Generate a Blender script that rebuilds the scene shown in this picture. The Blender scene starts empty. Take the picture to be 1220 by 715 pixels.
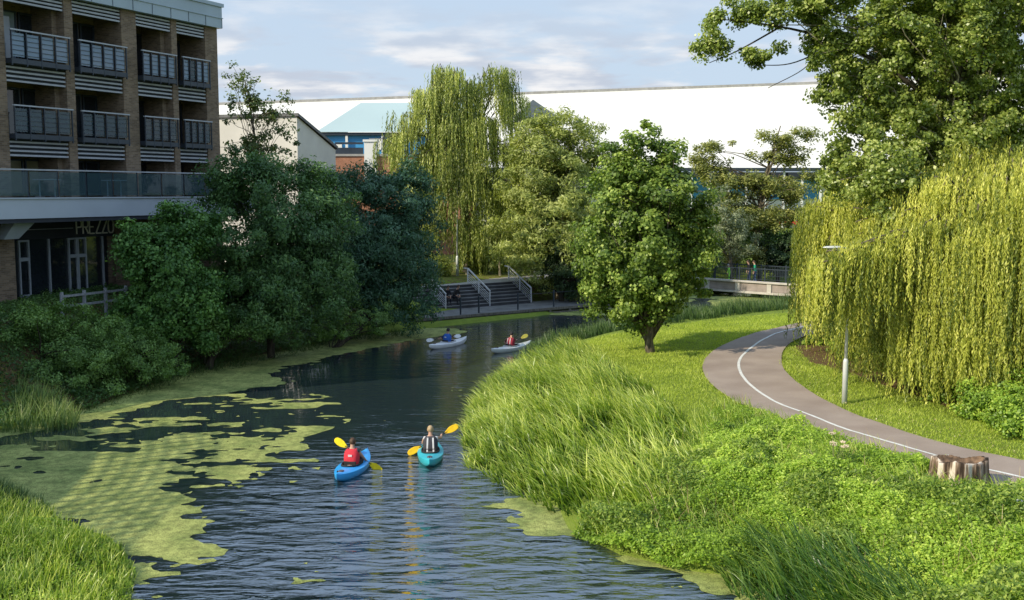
import bpy, math, random
import numpy as np
from mathutils import Vector, Matrix
random.seed(7); RNG = np.random.default_rng(11)
scn = bpy.context.scene
COL = scn.collection
F = 1250.0; CX = 610.0; CY = 357.5; HZ = 228.0; CAMZ = 7.5
PITCH = math.atan((CY-HZ)/F)
def ray(px, py):
    x = (px-CX)/F; v = (CY-py)/F
    return np.array([x, math.cos(PITCH)+v*math.sin(PITCH), -math.sin(PITCH)+v*math.cos(PITCH)])
def at_z(px, py, z=0.0):
    d = ray(px, py); k = (z-CAMZ)/d[2]
    return np.array([0, 0, CAMZ])+d*k
def at_y(px, py, y):
    d = ray(px, py); return np.array([0, 0, CAMZ])+d*(y/d[1])
# ------------------------------------------------------------------ noise
def _hash(ix, iy, s):
    n = (ix*374761393+iy*668265263+s*974634777) & 0xffffffff
    n = ((n ^ (n >> 13))*1274126177) & 0xffffffff
    return ((n ^ (n >> 16)) & 0xffff)/65535.0
def vnoise(x, y, s=0):
    x = np.asarray(x, float); y = np.asarray(y, float)
    ix = np.floor(x).astype(np.int64); iy = np.floor(y).astype(np.int64)
    fx = x-ix; fy = y-iy; fx = fx*fx*(3-2*fx); fy = fy*fy*(3-2*fy)
    a = _hash(ix, iy, s); b = _hash(ix+1, iy, s); c = _hash(ix, iy+1, s); d = _hash(ix+1, iy+1, s)
    return (a*(1-fx)+b*fx)*(1-fy)+(c*(1-fx)+d*fx)*fy
def fbm(x, y, s=0, o=4):
    r = 0; a = .5; t = 0
    for k in range(o):
        r = r+a*vnoise(x*2**k, y*2**k, s+k*17); t += a; a *= .5
    return r/t*2-1
def nz(v): return v/np.maximum(np.linalg.norm(v, axis=-1, keepdims=True), 1e-9)
# ------------------------------------------------------------------ object helpers
def tag(o, label=None, cat=None, group=None, kind=None):
    if label: o['label'] = label
    if cat: o['category'] = cat
    if group: o['group'] = group
    if kind: o['kind'] = kind
    return o
def empty(name, loc=(0, 0, 0), rz=0.0):
    o = bpy.data.objects.new(name, None); COL.objects.link(o); o.location = loc; o.rotation_euler = (0, 0, rz)
    o.empty_display_size = .3
    return o
def link(name, me, parent=None, loc=None):
    o = bpy.data.objects.new(name, me); COL.objects.link(o)
    if parent: o.parent = parent
    if loc is not None: o.location = loc
    return o
class MB:
    def __init__(s): s.v = []; s.f = []; s.m = []; s.mi = 0
    def n(s): return len(s.v)
    def quadbox(s, P):   # 8 points
        b = len(s.v); s.v += [tuple(p) for p in P]
        for q in ((0, 3, 2, 1), (4, 5, 6, 7), (0, 1, 5, 4), (1, 2, 6, 5), (2, 3, 7, 6), (3, 0, 4, 7)):
            s.f.append(tuple(b+i for i in q)); s.m.append(s.mi)
    def box(s, x0, y0, z0, x1, y1, z1):
        s.quadbox([(x0, y0, z0), (x1, y0, z0), (x1, y1, z0), (x0, y1, z0), (x0, y0, z1), (x1, y0, z1), (x1, y1, z1), (x0, y1, z1)])
    def bar(s, a, b, w, h=None, up=(0, 0, 1)):
        a = np.array(a, float); b = np.array(b, float); h = h or w
        d = nz(b-a); u = np.array(up, float)
        if abs(d@u) > .98: u = np.array([0, 1., 0])
        r = nz(np.cross(d, u))*w/2; t = nz(np.cross(np.cross(d, u), d))*h/2
        s.quadbox([a-r-t, a+r-t, b+r-t, b-r-t, a-r+t, a+r+t, b+r+t, b-r+t])
    def tube(s, pts, rad, n=7, cap=True):
        pts = np.array(pts, float); k = len(pts)
        rad = np.ones(k)*rad if np.isscalar(rad) else np.array(rad, float)
        b = len(s.v)
        tan = nz(np.gradient(pts, axis=0)); ref = np.array([.31, .17, .93]) if abs(tan[0] @ np.array([.31, .17, .93])) < .9 else np.array([1., 0, 0])
        for i in range(k):
            x = nz(np.cross(tan[i], ref)); y = np.cross(tan[i], x)
            for j in range(n):
                a = 2*math.pi*j/n
                s.v.append(tuple(pts[i]+rad[i]*(math.cos(a)*x+math.sin(a)*y)))
        for i in range(k-1):
            for j in range(n):
                j2 = (j+1) % n
                s.f.append((b+i*n+j, b+i*n+j2, b+(i+1)*n+j2, b+(i+1)*n+j)); s.m.append(s.mi)
        if cap:
            s.f.append(tuple(b+j for j in range(n))[::-1]); s.m.append(s.mi)
            s.f.append(tuple(b+(k-1)*n+j for j in range(n))); s.m.append(s.mi)
    def ball(s, c, r, n=8):
        r = (r, r, r) if np.isscalar(r) else r
        b = len(s.v); m = n//2
        for i in range(m+1):
            t = math.pi*i/m
            for j in range(n):
                a = 2*math.pi*j/n
                s.v.append((c[0]+r[0]*math.sin(t)*math.cos(a), c[1]+r[1]*math.sin(t)*math.sin(a), c[2]+r[2]*math.cos(t)))
        for i in range(m):
            for j in range(n):
                s.f.append((b+i*n+j, b+(i+1)*n+j, b+(i+1)*n+(j+1) % n, b+i*n+(j+1) % n)); s.m.append(s.mi)
    def loft(s, rings, closed=True, cap=True):
        b = len(s.v); n = len(rings[0])
        for r in rings: s.v += [tuple(p) for p in r]
        for i in range(len(rings)-1):
            for j in range(n if closed else n-1):
                j2 = (j+1) % n
                s.f.append((b+i*n+j, b+i*n+j2, b+(i+1)*n+j2, b+(i+1)*n+j)); s.m.append(s.mi)
        if cap and closed:
            s.f.append(tuple(b+j for j in range(n))[::-1]); s.m.append(s.mi)
            s.f.append(tuple(b+(len(rings)-1)*n+j for j in range(n))); s.m.append(s.mi)
    def poly(s, pts):
        b = len(s.v); s.v += [tuple(p) for p in pts]; s.f.append(tuple(range(b, b+len(pts)))); s.m.append(s.mi)
    def build(s, name, mats, parent=None, smooth=False, bevel=0):
        me = bpy.data.meshes.new(name); me.from_pydata(s.v, [], s.f)
        mats = mats if isinstance(mats, (list, tuple)) else [mats]
        for m in mats: me.materials.append(m)
        if len(mats) > 1: me.polygons.foreach_set('material_index', s.m)
        if smooth: me.polygons.foreach_set('use_smooth', [True]*len(s.f))
        me.update()
        o = link(name, me, parent)
        if bevel:
            b = o.modifiers.new('bevel', 'BEVEL'); b.width = bevel; b.segments = 2; b.limit_method = 'ANGLE'
        return o
def np_mesh(name, V, Fq, mat, tint=None, parent=None, smooth=False):
    """V (N,3); Fq (M,k) face indices all with k corners"""
    me = bpy.data.meshes.new(name); M, k = Fq.shape
    me.vertices.add(len(V)); me.vertices.foreach_set('co', np.ascontiguousarray(V, np.float32).ravel())
    me.loops.add(M*k); me.loops.foreach_set('vertex_index', Fq.astype(np.int32).ravel())
    me.polygons.add(M); me.polygons.foreach_set('loop_start', np.arange(0, M*k, k, dtype=np.int32))
    me.update(calc_edges=True)
    if tint is not None:
        a = me.attributes.new('tint', 'FLOAT', 'FACE'); a.data.foreach_set('value', np.ascontiguousarray(tint, np.float32))
    if smooth: me.polygons.foreach_set('use_smooth', np.ones(M, bool))
    me.materials.append(mat)
    return link(name, me, parent)
# ------------------------------------------------------------------ materials
def newmat(name):
    m = bpy.data.materials.new(name); m.use_nodes = True; nt = m.node_tree
    return m, nt, nt.nodes, nt.links, nt.nodes['Principled BSDF']
def setp(b, **k):
    for a, v in k.items():
        n = {'col': 'Base Color', 'rough': 'Roughness', 'metal': 'Metallic', 'spec': 'Specular IOR Level', 'ior': 'IOR', 'alpha': 'Alpha', 'trans': 'Transmission Weight'}[a]
        b.inputs[n].default_value = (*v, 1) if a == 'col' else v
def simple(name, col, rough=.6, metal=0, spec=.5, var=.15, scale=3., bump=0.0, bscale=40.):
    m, nt, N, L, b = newmat(name); setp(b, col=col, rough=rough, metal=metal, spec=spec)
    tc = N.new('ShaderNodeTexCoord'); no = N.new('ShaderNodeTexNoise'); no.inputs['Scale'].default_value = scale; no.inputs['Detail'].default_value = 6
    L.new(tc.outputs['Object'], no.inputs['Vector'])
    r = N.new('ShaderNodeValToRGB'); e = r.color_ramp.elements
    e[0].position = .3; e[1].position = .7
    e[0].color = (*[c*(1-var) for c in col], 1); e[1].color = (*[min(1, c*(1+var)) for c in col], 1)
    L.new(no.outputs['Fac'], r.inputs['Fac']); L.new(r.outputs['Color'], b.inputs['Base Color'])
    if bump:
        n2 = N.new('ShaderNodeTexNoise'); n2.inputs['Scale'].default_value = bscale; n2.inputs['Detail'].default_value = 5
        L.new(tc.outputs['Object'], n2.inputs['Vector'])
        bp = N.new('ShaderNodeBump'); bp.inputs['Strength'].default_value = bump; bp.inputs['Distance'].default_value = .02
        L.new(n2.outputs['Fac'], bp.inputs['Height']); L.new(bp.outputs['Normal'], b.inputs['Normal'])
    return m
def leafmat(name, dark, mid, light, trans=.35, rough=.45, spec=.35, tcol=None):
    m, nt, N, L, b = newmat(name)
    at = N.new('ShaderNodeAttribute'); at.attribute_name = 'tint'; at.attribute_type = 'GEOMETRY'
    r = N.new('ShaderNodeValToRGB'); e = r.color_ramp.elements
    e[0].color = (*dark, 1); e[0].position = 0; e[1].color = (*light, 1); e[1].position = 1
    x = e.new(.5); x.color = (*mid, 1)
    L.new(at.outputs['Fac'], r.inputs['Fac']); L.new(r.outputs['Color'], b.inputs['Base Color'])
    setp(b, rough=rough, spec=spec)
    t = N.new('ShaderNodeBsdfTranslucent'); mx = N.new('ShaderNodeMixShader'); mx.inputs[0].default_value = trans
    g = N.new('ShaderNodeMix'); g.data_type = 'RGBA'; g.blend_type = 'MULTIPLY'; g.inputs['Factor'].default_value = 1
    L.new(r.outputs['Color'], g.inputs['A']); g.inputs['B'].default_value = (*(tcol or (1.5, 1.6, .6)), 1)
    L.new(g.outputs['Result'], t.inputs['Color'])
    L.new(b.outputs[0], mx.inputs[1]); L.new(t.outputs[0], mx.inputs[2]); L.new(mx.outputs[0], N['Material Output'].inputs[0])
    return m
def brickmat(name, c1, c2, mortar, scale=1.0):
    m, nt, N, L, b = newmat(name); setp(b, rough=.85, spec=.2)
    tc = N.new('ShaderNodeTexCoord'); sp = N.new('ShaderNodeSeparateXYZ'); L.new(tc.outputs['Object'], sp.inputs[0])
    ad = N.new('ShaderNodeMath'); L.new(sp.outputs[0], ad.inputs[0]); L.new(sp.outputs[1], ad.inputs[1])
    cb = N.new('ShaderNodeCombineXYZ'); L.new(ad.outputs[0], cb.inputs[0]); L.new(sp.outputs[2], cb.inputs[1])
    br = N.new('ShaderNodeTexBrick'); L.new(cb.outputs[0], br.inputs['Vector'])
    br.inputs['Scale'].default_value = scale; br.inputs['Brick Width'].default_value = .225; br.inputs['Row Height'].default_value = .075
    br.inputs['Mortar Size'].default_value = .006; br.inputs['Color1'].default_value = (*c1, 1); br.inputs['Color2'].default_value = (*c2, 1); br.inputs['Mortar'].default_value = (*mortar, 1)
    no = N.new('ShaderNodeTexNoise'); no.inputs['Scale'].default_value = 1.3; no.inputs['Detail'].default_value = 8; L.new(tc.outputs['Object'], no.inputs['Vector'])
    rr = N.new('ShaderNodeMapRange'); rr.inputs['To Min'].default_value = .6; rr.inputs['To Max'].default_value = 1.35; L.new(no.outputs['Fac'], rr.inputs['Value'])
    g = N.new('ShaderNodeMix'); g.data_type = 'RGBA'; g.blend_type = 'MULTIPLY'; g.inputs['Factor'].default_value = 1
    L.new(br.outputs['Color'], g.inputs['A']); L.new(rr.outputs[0], g.inputs['B']); L.new(g.outputs['Result'], b.inputs['Base Color'])
    bp = N.new('ShaderNodeBump'); bp.inputs['Strength'].default_value = .5; bp.inputs['Distance'].default_value = .01; bp.invert = True
    L.new(br.outputs['Fac'], bp.inputs['Height']); L.new(bp.outputs['Normal'], b.inputs['Normal'])
    return m
def barkmat(name, c1, c2, sz=9):
    m, nt, N, L, b = newmat(name); setp(b, rough=.9, spec=.15)
    tc = N.new('ShaderNodeTexCoord'); mp = N.new('ShaderNodeMapping'); mp.inputs['Scale'].default_value = (1, 1, .18); L.new(tc.outputs['Object'], mp.inputs['Vector'])
    no = N.new('ShaderNodeTexNoise'); no.inputs['Scale'].default_value = sz; no.inputs['Detail'].default_value = 8; no.inputs['Distortion'].default_value = .6; L.new(mp.outputs[0], no.inputs['Vector'])
    r = N.new('ShaderNodeValToRGB'); e = r.color_ramp.elements; e[0].position = .35; e[1].position = .65; e[0].color = (*c1, 1); e[1].color = (*c2, 1)
    L.new(no.outputs['Fac'], r.inputs['Fac']); L.new(r.outputs['Color'], b.inputs['Base Color'])
    bp = N.new('ShaderNodeBump'); bp.inputs['Distance'].default_value = .04; bp.inputs['Strength'].default_value = .8; L.new(no.outputs['Fac'], bp.inputs['Height']); L.new(bp.outputs['Normal'], b.inputs['Normal'])
    return m
M = {}
M['brick'] = brickmat('buff_brick', (.27, .195, .13), (.15, .105, .07), (.25, .22, .18))
M['orange_brick'] = brickmat('orange_brick', (.42, .17, .09), (.35, .14, .07), (.4, .3, .25))
M['dark_metal'] = simple('dark_blue_metal', (.035, .047, .065), .4, .2)
M['grey_metal'] = simple('pale_grey_metal', (.38, .42, .46), .4, .1, var=.06)
M['zinc'] = simple('blue_grey_cladding', (.34, .42, .47), .38, .1, var=.08, scale=.7)
M['fascia'] = simple('terrace_fascia_paint', (.45, .50, .56), .5, 0, var=.06, scale=.6)
M['louvre'] = simple('louvre_metal', (.40, .42, .46), .5, 0, var=.1)
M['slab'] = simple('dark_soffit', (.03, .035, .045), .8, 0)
M['steel'] = simple('galvanised_steel', (.50, .51, .52), .4, .35, var=.1)
M['rail_steel'] = simple('rail_steel', (.62, .63, .66), .35, .3, var=.08)
M['white_paint'] = simple('white_paint', (.78, .78, .75), .6, 0, var=.03, scale=.4)
M['stadium'] = simple('white_cladding', (.82, .80, .74), .6, 0, var=.025, scale=.05)
def cladding():
    m, nt, N, L, b = newmat('white_seamed_cladding'); setp(b, rough=.6, spec=.3)
    tc = N.new('ShaderNodeTexCoord'); sp = N.new('ShaderNodeSeparateXYZ'); L.new(tc.outputs['Object'], sp.inputs[0])
    def mt(op, a, v):
        n = N.new('ShaderNodeMath'); n.operation = op; L.new(a, n.inputs[0]); n.inputs[1].default_value = v; return n.outputs[0]
    seam = mt('LESS_THAN', mt('PINGPONG', sp.outputs[0], 2.6), .09); seam2 = mt('LESS_THAN', mt('PINGPONG', sp.outputs[1], 7.0), .10)
    no = N.new('ShaderNodeTexNoise'); no.inputs['Scale'].default_value = .12; no.inputs['Detail'].default_value = 6
    mp = N.new('ShaderNodeMapping'); mp.inputs['Scale'].default_value = (1, .12, .12); L.new(tc.outputs['Object'], mp.inputs['Vector']); L.new(mp.outputs[0], no.inputs['Vector'])
    r = N.new('ShaderNodeValToRGB'); e = r.color_ramp.elements; e[0].position = .3; e[1].position = .7; e[0].color = (.74, .72, .66, 1); e[1].color = (.82, .80, .74, 1); L.new(no.outputs['Fac'], r.inputs['Fac'])
    mx = N.new('ShaderNodeMix'); mx.data_type = 'RGBA'; ad = N.new('ShaderNodeMath'); ad.operation = 'MAXIMUM'; L.new(seam, ad.inputs[0]); L.new(seam2, ad.inputs[1]); k = mt('MULTIPLY', ad.outputs[0], .16); L.new(k, mx.inputs['Factor'])
    L.new(r.outputs['Color'], mx.inputs['A']); mx.inputs['B'].default_value = (.42, .42, .40, 1); L.new(mx.outputs['Result'], b.inputs['Base Color']); return m
M['stadium'] = cladding()
M['green_roof'] = simple('pale_green_roof', (.43, .54, .53), .5, 0, var=.05, scale=.1)
M['blue'] = simple('blue_panel', (.05, .30, .62), .5, 0, var=.12, scale=.3)
M['red'] = simple('red_paint', (.55, .03, .03), .5)
M['black'] = simple('black_void', (.012, .013, .016), .6)
M['concrete'] = simple('concrete', (.34, .33, .31), .85, 0, var=.2, scale=1.2, bump=.3)
M['dark_conc'] = simple('weathered_concrete', (.15, .15, .15), .85, 0, var=.3, scale=1.5, bump=.3)
M['riser'] = simple('dark_step_riser', (.045, .045, .05), .85, 0, var=.3, scale=1.5)
M['timber'] = barkmat('grey_timber', (.10, .09, .08), (.2, .18, .16), 14)
M['pale_timber'] = barkmat('pale_grey_timber', (.28, .29, .31), (.42, .43, .45), 14)
M['render_wall'] = simple('grey_white_render', (.62, .60, .55), .8, 0, var=.12, scale=.35)
M['bark'] = barkmat('grey_brown_bark', (.06, .05, .035), (.20, .17, .12))
M['pale_bark'] = barkmat('pale_bark', (.20, .17, .12), (.48, .43, .34))
M['dark_bark'] = barkmat('dark_bark', (.03, .025, .02), (.09, .075, .055))
M['line'] = simple('worn_white_line_paint', (.72, .71, .67), .7, 0, var=.12, scale=6)
# glass for windows: dark and shiny
def glassmat(name, col, rough=.04, spec=.8):
    return simple(name, col, rough, 0, spec, var=.35, scale=.5)
M['pane'] = glassmat('dark_window_glass', (.018, .024, .030))
M['bright_pane'] = glassmat('painted_sky_glass', (.26, .32, .37))  # pale base colour paints in the reflected sky
M['warm_pane'] = simple('curtained_glass', (.24, .22, .12), .15, 0, .6, var=.3, scale=1.5)
def clearglass(name, col, fac):
    m, nt, N, L, b = newmat(name); setp(b, col=col, rough=.03, spec=.8)
    t = N.new('ShaderNodeBsdfTransparent'); t.inputs[0].default_value = (.72, .84, .86, 1); mx = N.new('ShaderNodeMixShader'); mx.inputs[0].default_value = fac
    L.new(t.outputs[0], mx.inputs[1]); L.new(b.outputs[0], mx.inputs[2]); L.new(mx.outputs[0], N['Material Output'].inputs[0]); return m
M['rail_glass'] = clearglass('balcony_glass', (.07, .12, .15), .45); M['terrace_glass'] = clearglass('terrace_glass', (.10, .17, .20), .26); M['bright_glass'] = clearglass('painted_sky_balcony_glass', (.26, .37, .50), .62)  # sky reflection painted into the base colour of the upper balcony glass
# ------------------------------------------------------------------ sun, sky, camera
SUN_EL = math.radians(32); SAZ = np.array([-.87, -.49]); SAZ /= np.linalg.norm(SAZ)
SUNV = np.array([SAZ[0]*math.cos(SUN_EL), SAZ[1]*math.cos(SUN_EL), math.sin(SUN_EL)])
sd = bpy.data.lights.new('sun', 'SUN'); sd.energy = 5.0; sd.angle = math.radians(.5); sd.color = (1, .90, .70)
so = bpy.data.objects.new('sun', sd); COL.objects.link(so); so.rotation_euler = Vector(SUNV).to_track_quat('Z', 'Y').to_euler(); so.location = (-60, -40, 60)
w = bpy.data.worlds.new("World"); scn.world = w; w.use_nodes = True
N = w.node_tree.nodes; L = w.node_tree.links; bg = N['Background']; bg.inputs['Strength'].default_value = .12
sky = N.new('ShaderNodeTexSky'); sky.sky_type = 'NISHITA'; sky.sun_disc = False; sky.sun_elevation = SUN_EL; sky.sun_rotation = math.atan2(SAZ[0], SAZ[1])
sky.air_density = 1.0; sky.dust_density = 1.2; sky.ozone_density = 1.5; sky.altitude = 60
tc = N.new('ShaderNodeTexCoord'); sp = N.new('ShaderNodeSeparateXYZ'); L.new(tc.outputs['Generated'], sp.inputs[0])
def mth(op, a, b=None, c=None):
    n = N.new('ShaderNodeMath'); n.operation = op
    for i, v in enumerate((a, b, c)):
        if v is None: continue
        if isinstance(v, (int, float)): n.inputs[i].default_value = v
        else: L.new(v, n.inputs[i])
    return n.outputs[0]
zc = mth('ADD', mth('MAXIMUM', sp.outputs[2], 0.0), .11)
cb = N.new('ShaderNodeCombineXYZ'); L.new(mth('DIVIDE', sp.outputs[0], zc), cb.inputs[0]); L.new(mth('DIVIDE', sp.outputs[1], zc), cb.inputs[1])
def sramp(src, p0, p1, lo=0., hi=1.):
    n = N.new('ShaderNodeMapRange'); n.interpolation_type = 'SMOOTHSTEP'
    n.inputs['From Min'].default_value = p0; n.inputs['From Max'].default_value = p1; n.inputs['To Min'].default_value = lo; n.inputs['To Max'].default_value = hi
    L.new(src, n.inputs['Value']); return n.outputs[0]
c1 = N.new('ShaderNodeTexNoise'); c1.inputs['Scale'].default_value = 1.7; c1.inputs['Detail'].default_value = 9; c1.inputs['Roughness'].default_value = .58; c1.inputs['Distortion'].default_value = .2; L.new(cb.outputs[0], c1.inputs['Vector'])
band = mth('MULTIPLY', sramp(sp.outputs[2], .015, .06), sramp(sp.outputs[2], .11, .17, 1, .22))
cl = mth('MULTIPLY', sramp(c1.outputs['Fac'], .42, .58), mth('ADD', mth('MULTIPLY', band, .85), .10))
hz = mth('MAXIMUM', sp.outputs[2], 0.0)
mixv = N.new('ShaderNodeMix'); mixv.data_type = 'RGBA'   # pale summer veil
L.new(sky.outputs[0], mixv.inputs['A']); mixv.inputs['Factor'].default_value = .9
gr = N.new('ShaderNodeMix'); gr.data_type = 'RGBA'; gr.inputs['A'].default_value = (5.0, 6.1, 7.4, 1); gr.inputs['B'].default_value = (3.9, 5.6, 8.3, 1); L.new(sramp(sp.outputs[2], .08, .5), gr.inputs['Factor']); L.new(gr.outputs['Result'], mixv.inputs['B'])
mc = N.new('ShaderNodeMix'); mc.data_type = 'RGBA'; L.new(cl, mc.inputs['Factor']); L.new(mixv.outputs['Result'], mc.inputs['A'])
c2 = N.new('ShaderNodeTexNoise'); c2.inputs['Scale'].default_value = 3.2; c2.inputs['Detail'].default_value = 6; L.new(cb.outputs[0], c2.inputs['Vector'])
cr = N.new('ShaderNodeMix'); cr.data_type = 'RGBA'; L.new(sramp(c2.outputs['Fac'], .4, .68), cr.inputs['Factor']); cr.inputs['A'].default_value = (4.7, 5.2, 6.1, 1); cr.inputs['B'].default_value = (8.0, 7.9, 7.9, 1)
L.new(cr.outputs['Result'], mc.inputs['B']); L.new(mc.outputs['Result'], bg.inputs['Color'])
cd = bpy.data.cameras.new('camera'); cam = bpy.data.objects.new('camera', cd); COL.objects.link(cam); scn.camera = cam
cam.location = (0, 0, CAMZ); cam.rotation_euler = (math.pi/2-PITCH, 0, 0); cd.sensor_width = 36; cd.lens = 36*F/1220; cd.clip_end = 6000; cd.clip_start = .1
scn.view_settings.view_transform = 'Standard'; scn.view_settings.look = 'None'; scn.view_settings.exposure = 0; scn.view_settings.gamma = 1
scn.render.engine = 'CYCLES'; scn.cycles.max_bounces = 8; scn.cycles.transparent_max_bounces = 12; scn.cycles.use_denoising = True
scn.cycles.caustics_reflective = False; scn.cycles.caustics_refractive = False; scn.cycles.sample_clamp_indirect = 6
# ------------------------------------------------------------------ river outline and terrain
Rpx = [(1060, 790), (960, 712), (880, 688), (810, 678), (740, 660), (680, 632), (668, 606), (620, 580), (572, 552), (556, 522), (563, 484), (590, 447), (628, 421), (680, 406), (760, 394), (860, 380), (945, 369), (1060, 360)]
Fpx = [(1060, 346), (930, 346), (840, 350), (700, 366), (645, 376), (508, 391)]
Lpx = [(495, 393), (430, 400), (380, 409), (300, 425), (240, 438), (170, 462), (100, 488), (0, 512), (-120, 540)]
Bpx = [(-120, 565), (-20, 582), (20, 594), (70, 618), (130, 640), (158, 668), (150, 720), (120, 800)]
def W(l, z=0): return [tuple(at_z(a, b, z)[:2]) for a, b in l]
Rw = [(9.5, -60), (7.5, 0), (6.0, 10)]+W(Rpx); Fw = W(Fpx); Lw = W(Lpx); Bw = W(Bpx)+[(-8.5, 10), (-9.5, 0), (-12, -60)]
Rw = Rw+[(60, 78)]; Fw = [(60, 88)]+Fw
RIV = Rw+Fw+Lw+Bw; SIDE = [0]*len(Rw)+[1]*len(Fw)+[2]*len(Lw)+[3]*len(Bw)
def inpoly(x, y, P):
    x = np.asarray(x, float); y = np.asarray(y, float); r = np.zeros(x.shape, bool); n = len(P)
    for i in range(n):
        x0, y0 = P[i]; x1, y1 = P[(i+1) % n]
        if y0 == y1: continue
        c = ((y0 > y) != (y1 > y)) & (x < (x1-x0)*(y-y0)/(y1-y0)+x0); r ^= c
    return r
def segd(x, y, a, b):
    ax, ay = a; bx, by = b; dx, dy = bx-ax, by-ay; t = np.clip(((x-ax)*dx+(y-ay)*dy)/(dx*dx+dy*dy+1e-9), 0, 1)
    return np.hypot(x-ax-t*dx, y-ay-t*dy)
def sdist(x, y, P):   # + inside
    d = np.full(np.shape(x), 1e9)
    for i in range(len(P)): d = np.minimum(d, segd(x, y, P[i], P[(i+1) % len(P)]))
    return np.where(inpoly(x, y, P), d, -d)
def sm(t): t = np.clip(t, 0, 1); return t*t*(3-2*t)
def height(x, y):
    x = np.asarray(x, float); y = np.asarray(y, float)
    ds = [np.full(x.shape, 1e9) for _ in range(4)]
    n = len(RIV)
    for i in range(n):
        d = segd(x, y, RIV[i], RIV[(i+1) % n]); s = SIDE[i]
        ds[s] = np.minimum(ds[s], d)
    d = np.minimum(np.minimum(ds[0], ds[1]), np.minimum(ds[2], ds[3]))
    ins = inpoly(x, y, RIV)
    prof = [.12+.88*sm(d/4.), .16+1.42*sm((d-5.6)/1.2), .12+2.78*sm((d-.3)/5.), .1+.5*sm(d/4.)]
    num = 0; den = 0
    for k in range(4):
        wgt = 1/(ds[k]+.05)**4; num = num+wgt*prof[k]; den = den+wgt
    h = num/den+.05*fbm(x*.5, y*.5, 3)*sm(d/2)
    h = h*sm(d/.35+.2)
    return np.where(ins, -.9*sm(d/1.6)-.02, h)
def hz_at(x, y): return float(height(np.array([x]), np.array([y]))[0])
def axis(a, b, step, lo, hi):
    c = list(np.arange(a, b+1e-6, step)); s = step; v = a
    while v > lo: s *= 1.35; v -= s; c.insert(0, v)
    s = step; v = b
    while v < hi: s *= 1.35; v += s; c.append(v)
    return np.array(c)
gx = axis(-26, 26, .33, -3000, 3000); gy = axis(14, 84, .33, -600, 4500)
GX, GY = np.meshgrid(gx, gy); GZ = height(GX.ravel(), GY.ravel())
V = np.stack([GX.ravel(), GY.ravel(), GZ], 1); nx = len(gx); ny = len(gy)
I, J = np.meshgrid(np.arange(nx-1), np.arange(ny-1)); q = (J*nx+I).ravel(); Fq = np.stack([q, q+1, q+nx+1, q+nx], 1)
def groundmat():
    m, nt, N, L, b = newmat('ground_grass_soil'); setp(b, rough=.95, spec=.1)
    g = N.new('ShaderNodeNewGeometry')
    def noi(s, d=6):
        n = N.new('ShaderNodeTexNoise'); n.inputs['Scale'].default_value = s; n.inputs['Detail'].default_value = d; L.new(g.outputs['Position'], n.inputs['Vector']); return n.outputs['Fac']
    r = N.new('ShaderNodeValToRGB'); e = r.color_ramp.elements; e[0].position = .3; e[1].position = .7; e[0].color = (.08, .14, .018, 1); e[1].color = (.22, .30, .04, 1)
    L.new(noi(2.2, 8), r.inputs['Fac'])
    r2 = N.new('ShaderNodeValToRGB'); e = r2.color_ramp.elements; e[0].position = .3; e[1].position = .7; e[0].color = (.13, .19, .025, 1); e[1].color = (.30, .34, .07, 1)
    L.new(noi(28, 4), r2.inputs['Fac'])
    mx = N.new('ShaderNodeMix'); mx.data_type = 'RGBA'; mx.inputs['Factor'].default_value = .5; L.new(r.outputs['Color'], mx.inputs['A']); L.new(r2.outputs['Color'], mx.inputs['B'])
    # soil under the willow edge and on the left bank via the 'soil' attribute
    at = N.new('ShaderNodeAttribute'); at.attribute_name = 'soil'
    r3 = N.new('ShaderNodeValToRGB'); e = r3.color_ramp.elements; e[0].position = .3; e[1].position = .75; e[0].color = (.075, .045, .022, 1); e[1].color = (.24, .16, .085, 1)
    L.new(noi(18, 8), r3.inputs['Fac'])
    ad = N.new('ShaderNodeMath'); ad.operation = 'ADD'; L.new(at.outputs['Fac'], ad.inputs[0]); 
    mm = N.new('ShaderNodeMapRange'); mm.inputs['From Min'].default_value = .35; mm.inputs['From Max'].default_value = .65; mm.inputs['To Min'].default_value = -.35; mm.inputs['To Max'].default_value = .35; L.new(noi(5, 6), mm.inputs['Value']); L.new(mm.outputs[0], ad.inputs[1])
    st = N.new('ShaderNodeMapRange'); st.inputs['From Min'].default_value = .35; st.inputs['From Max'].default_value = .65; L.new(ad.outputs[0], st.inputs['Value'])
    m3 = N.new('ShaderNodeMix'); m3.data_type = 'RGBA'; L.new(st.outputs[0], m3.inputs['Factor']); L.new(mx.outputs['Result'], m3.inputs['A']); L.new(r3.outputs['Color'], m3.inputs['B'])
    L.new(m3.outputs['Result'], b.inputs['Base Color'])
    bp = N.new('ShaderNodeBump'); bp.inputs['Distance'].default_value = .05; L.new(noi(22, 8), bp.inputs['Height']); L.new(bp.outputs['Normal'], b.inputs['Normal'])
    return m
ground = np_mesh('ground', V, Fq, groundmat(), smooth=True); tag(ground, 'grassy river banks and level ground', 'ground', kind='structure')
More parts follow.
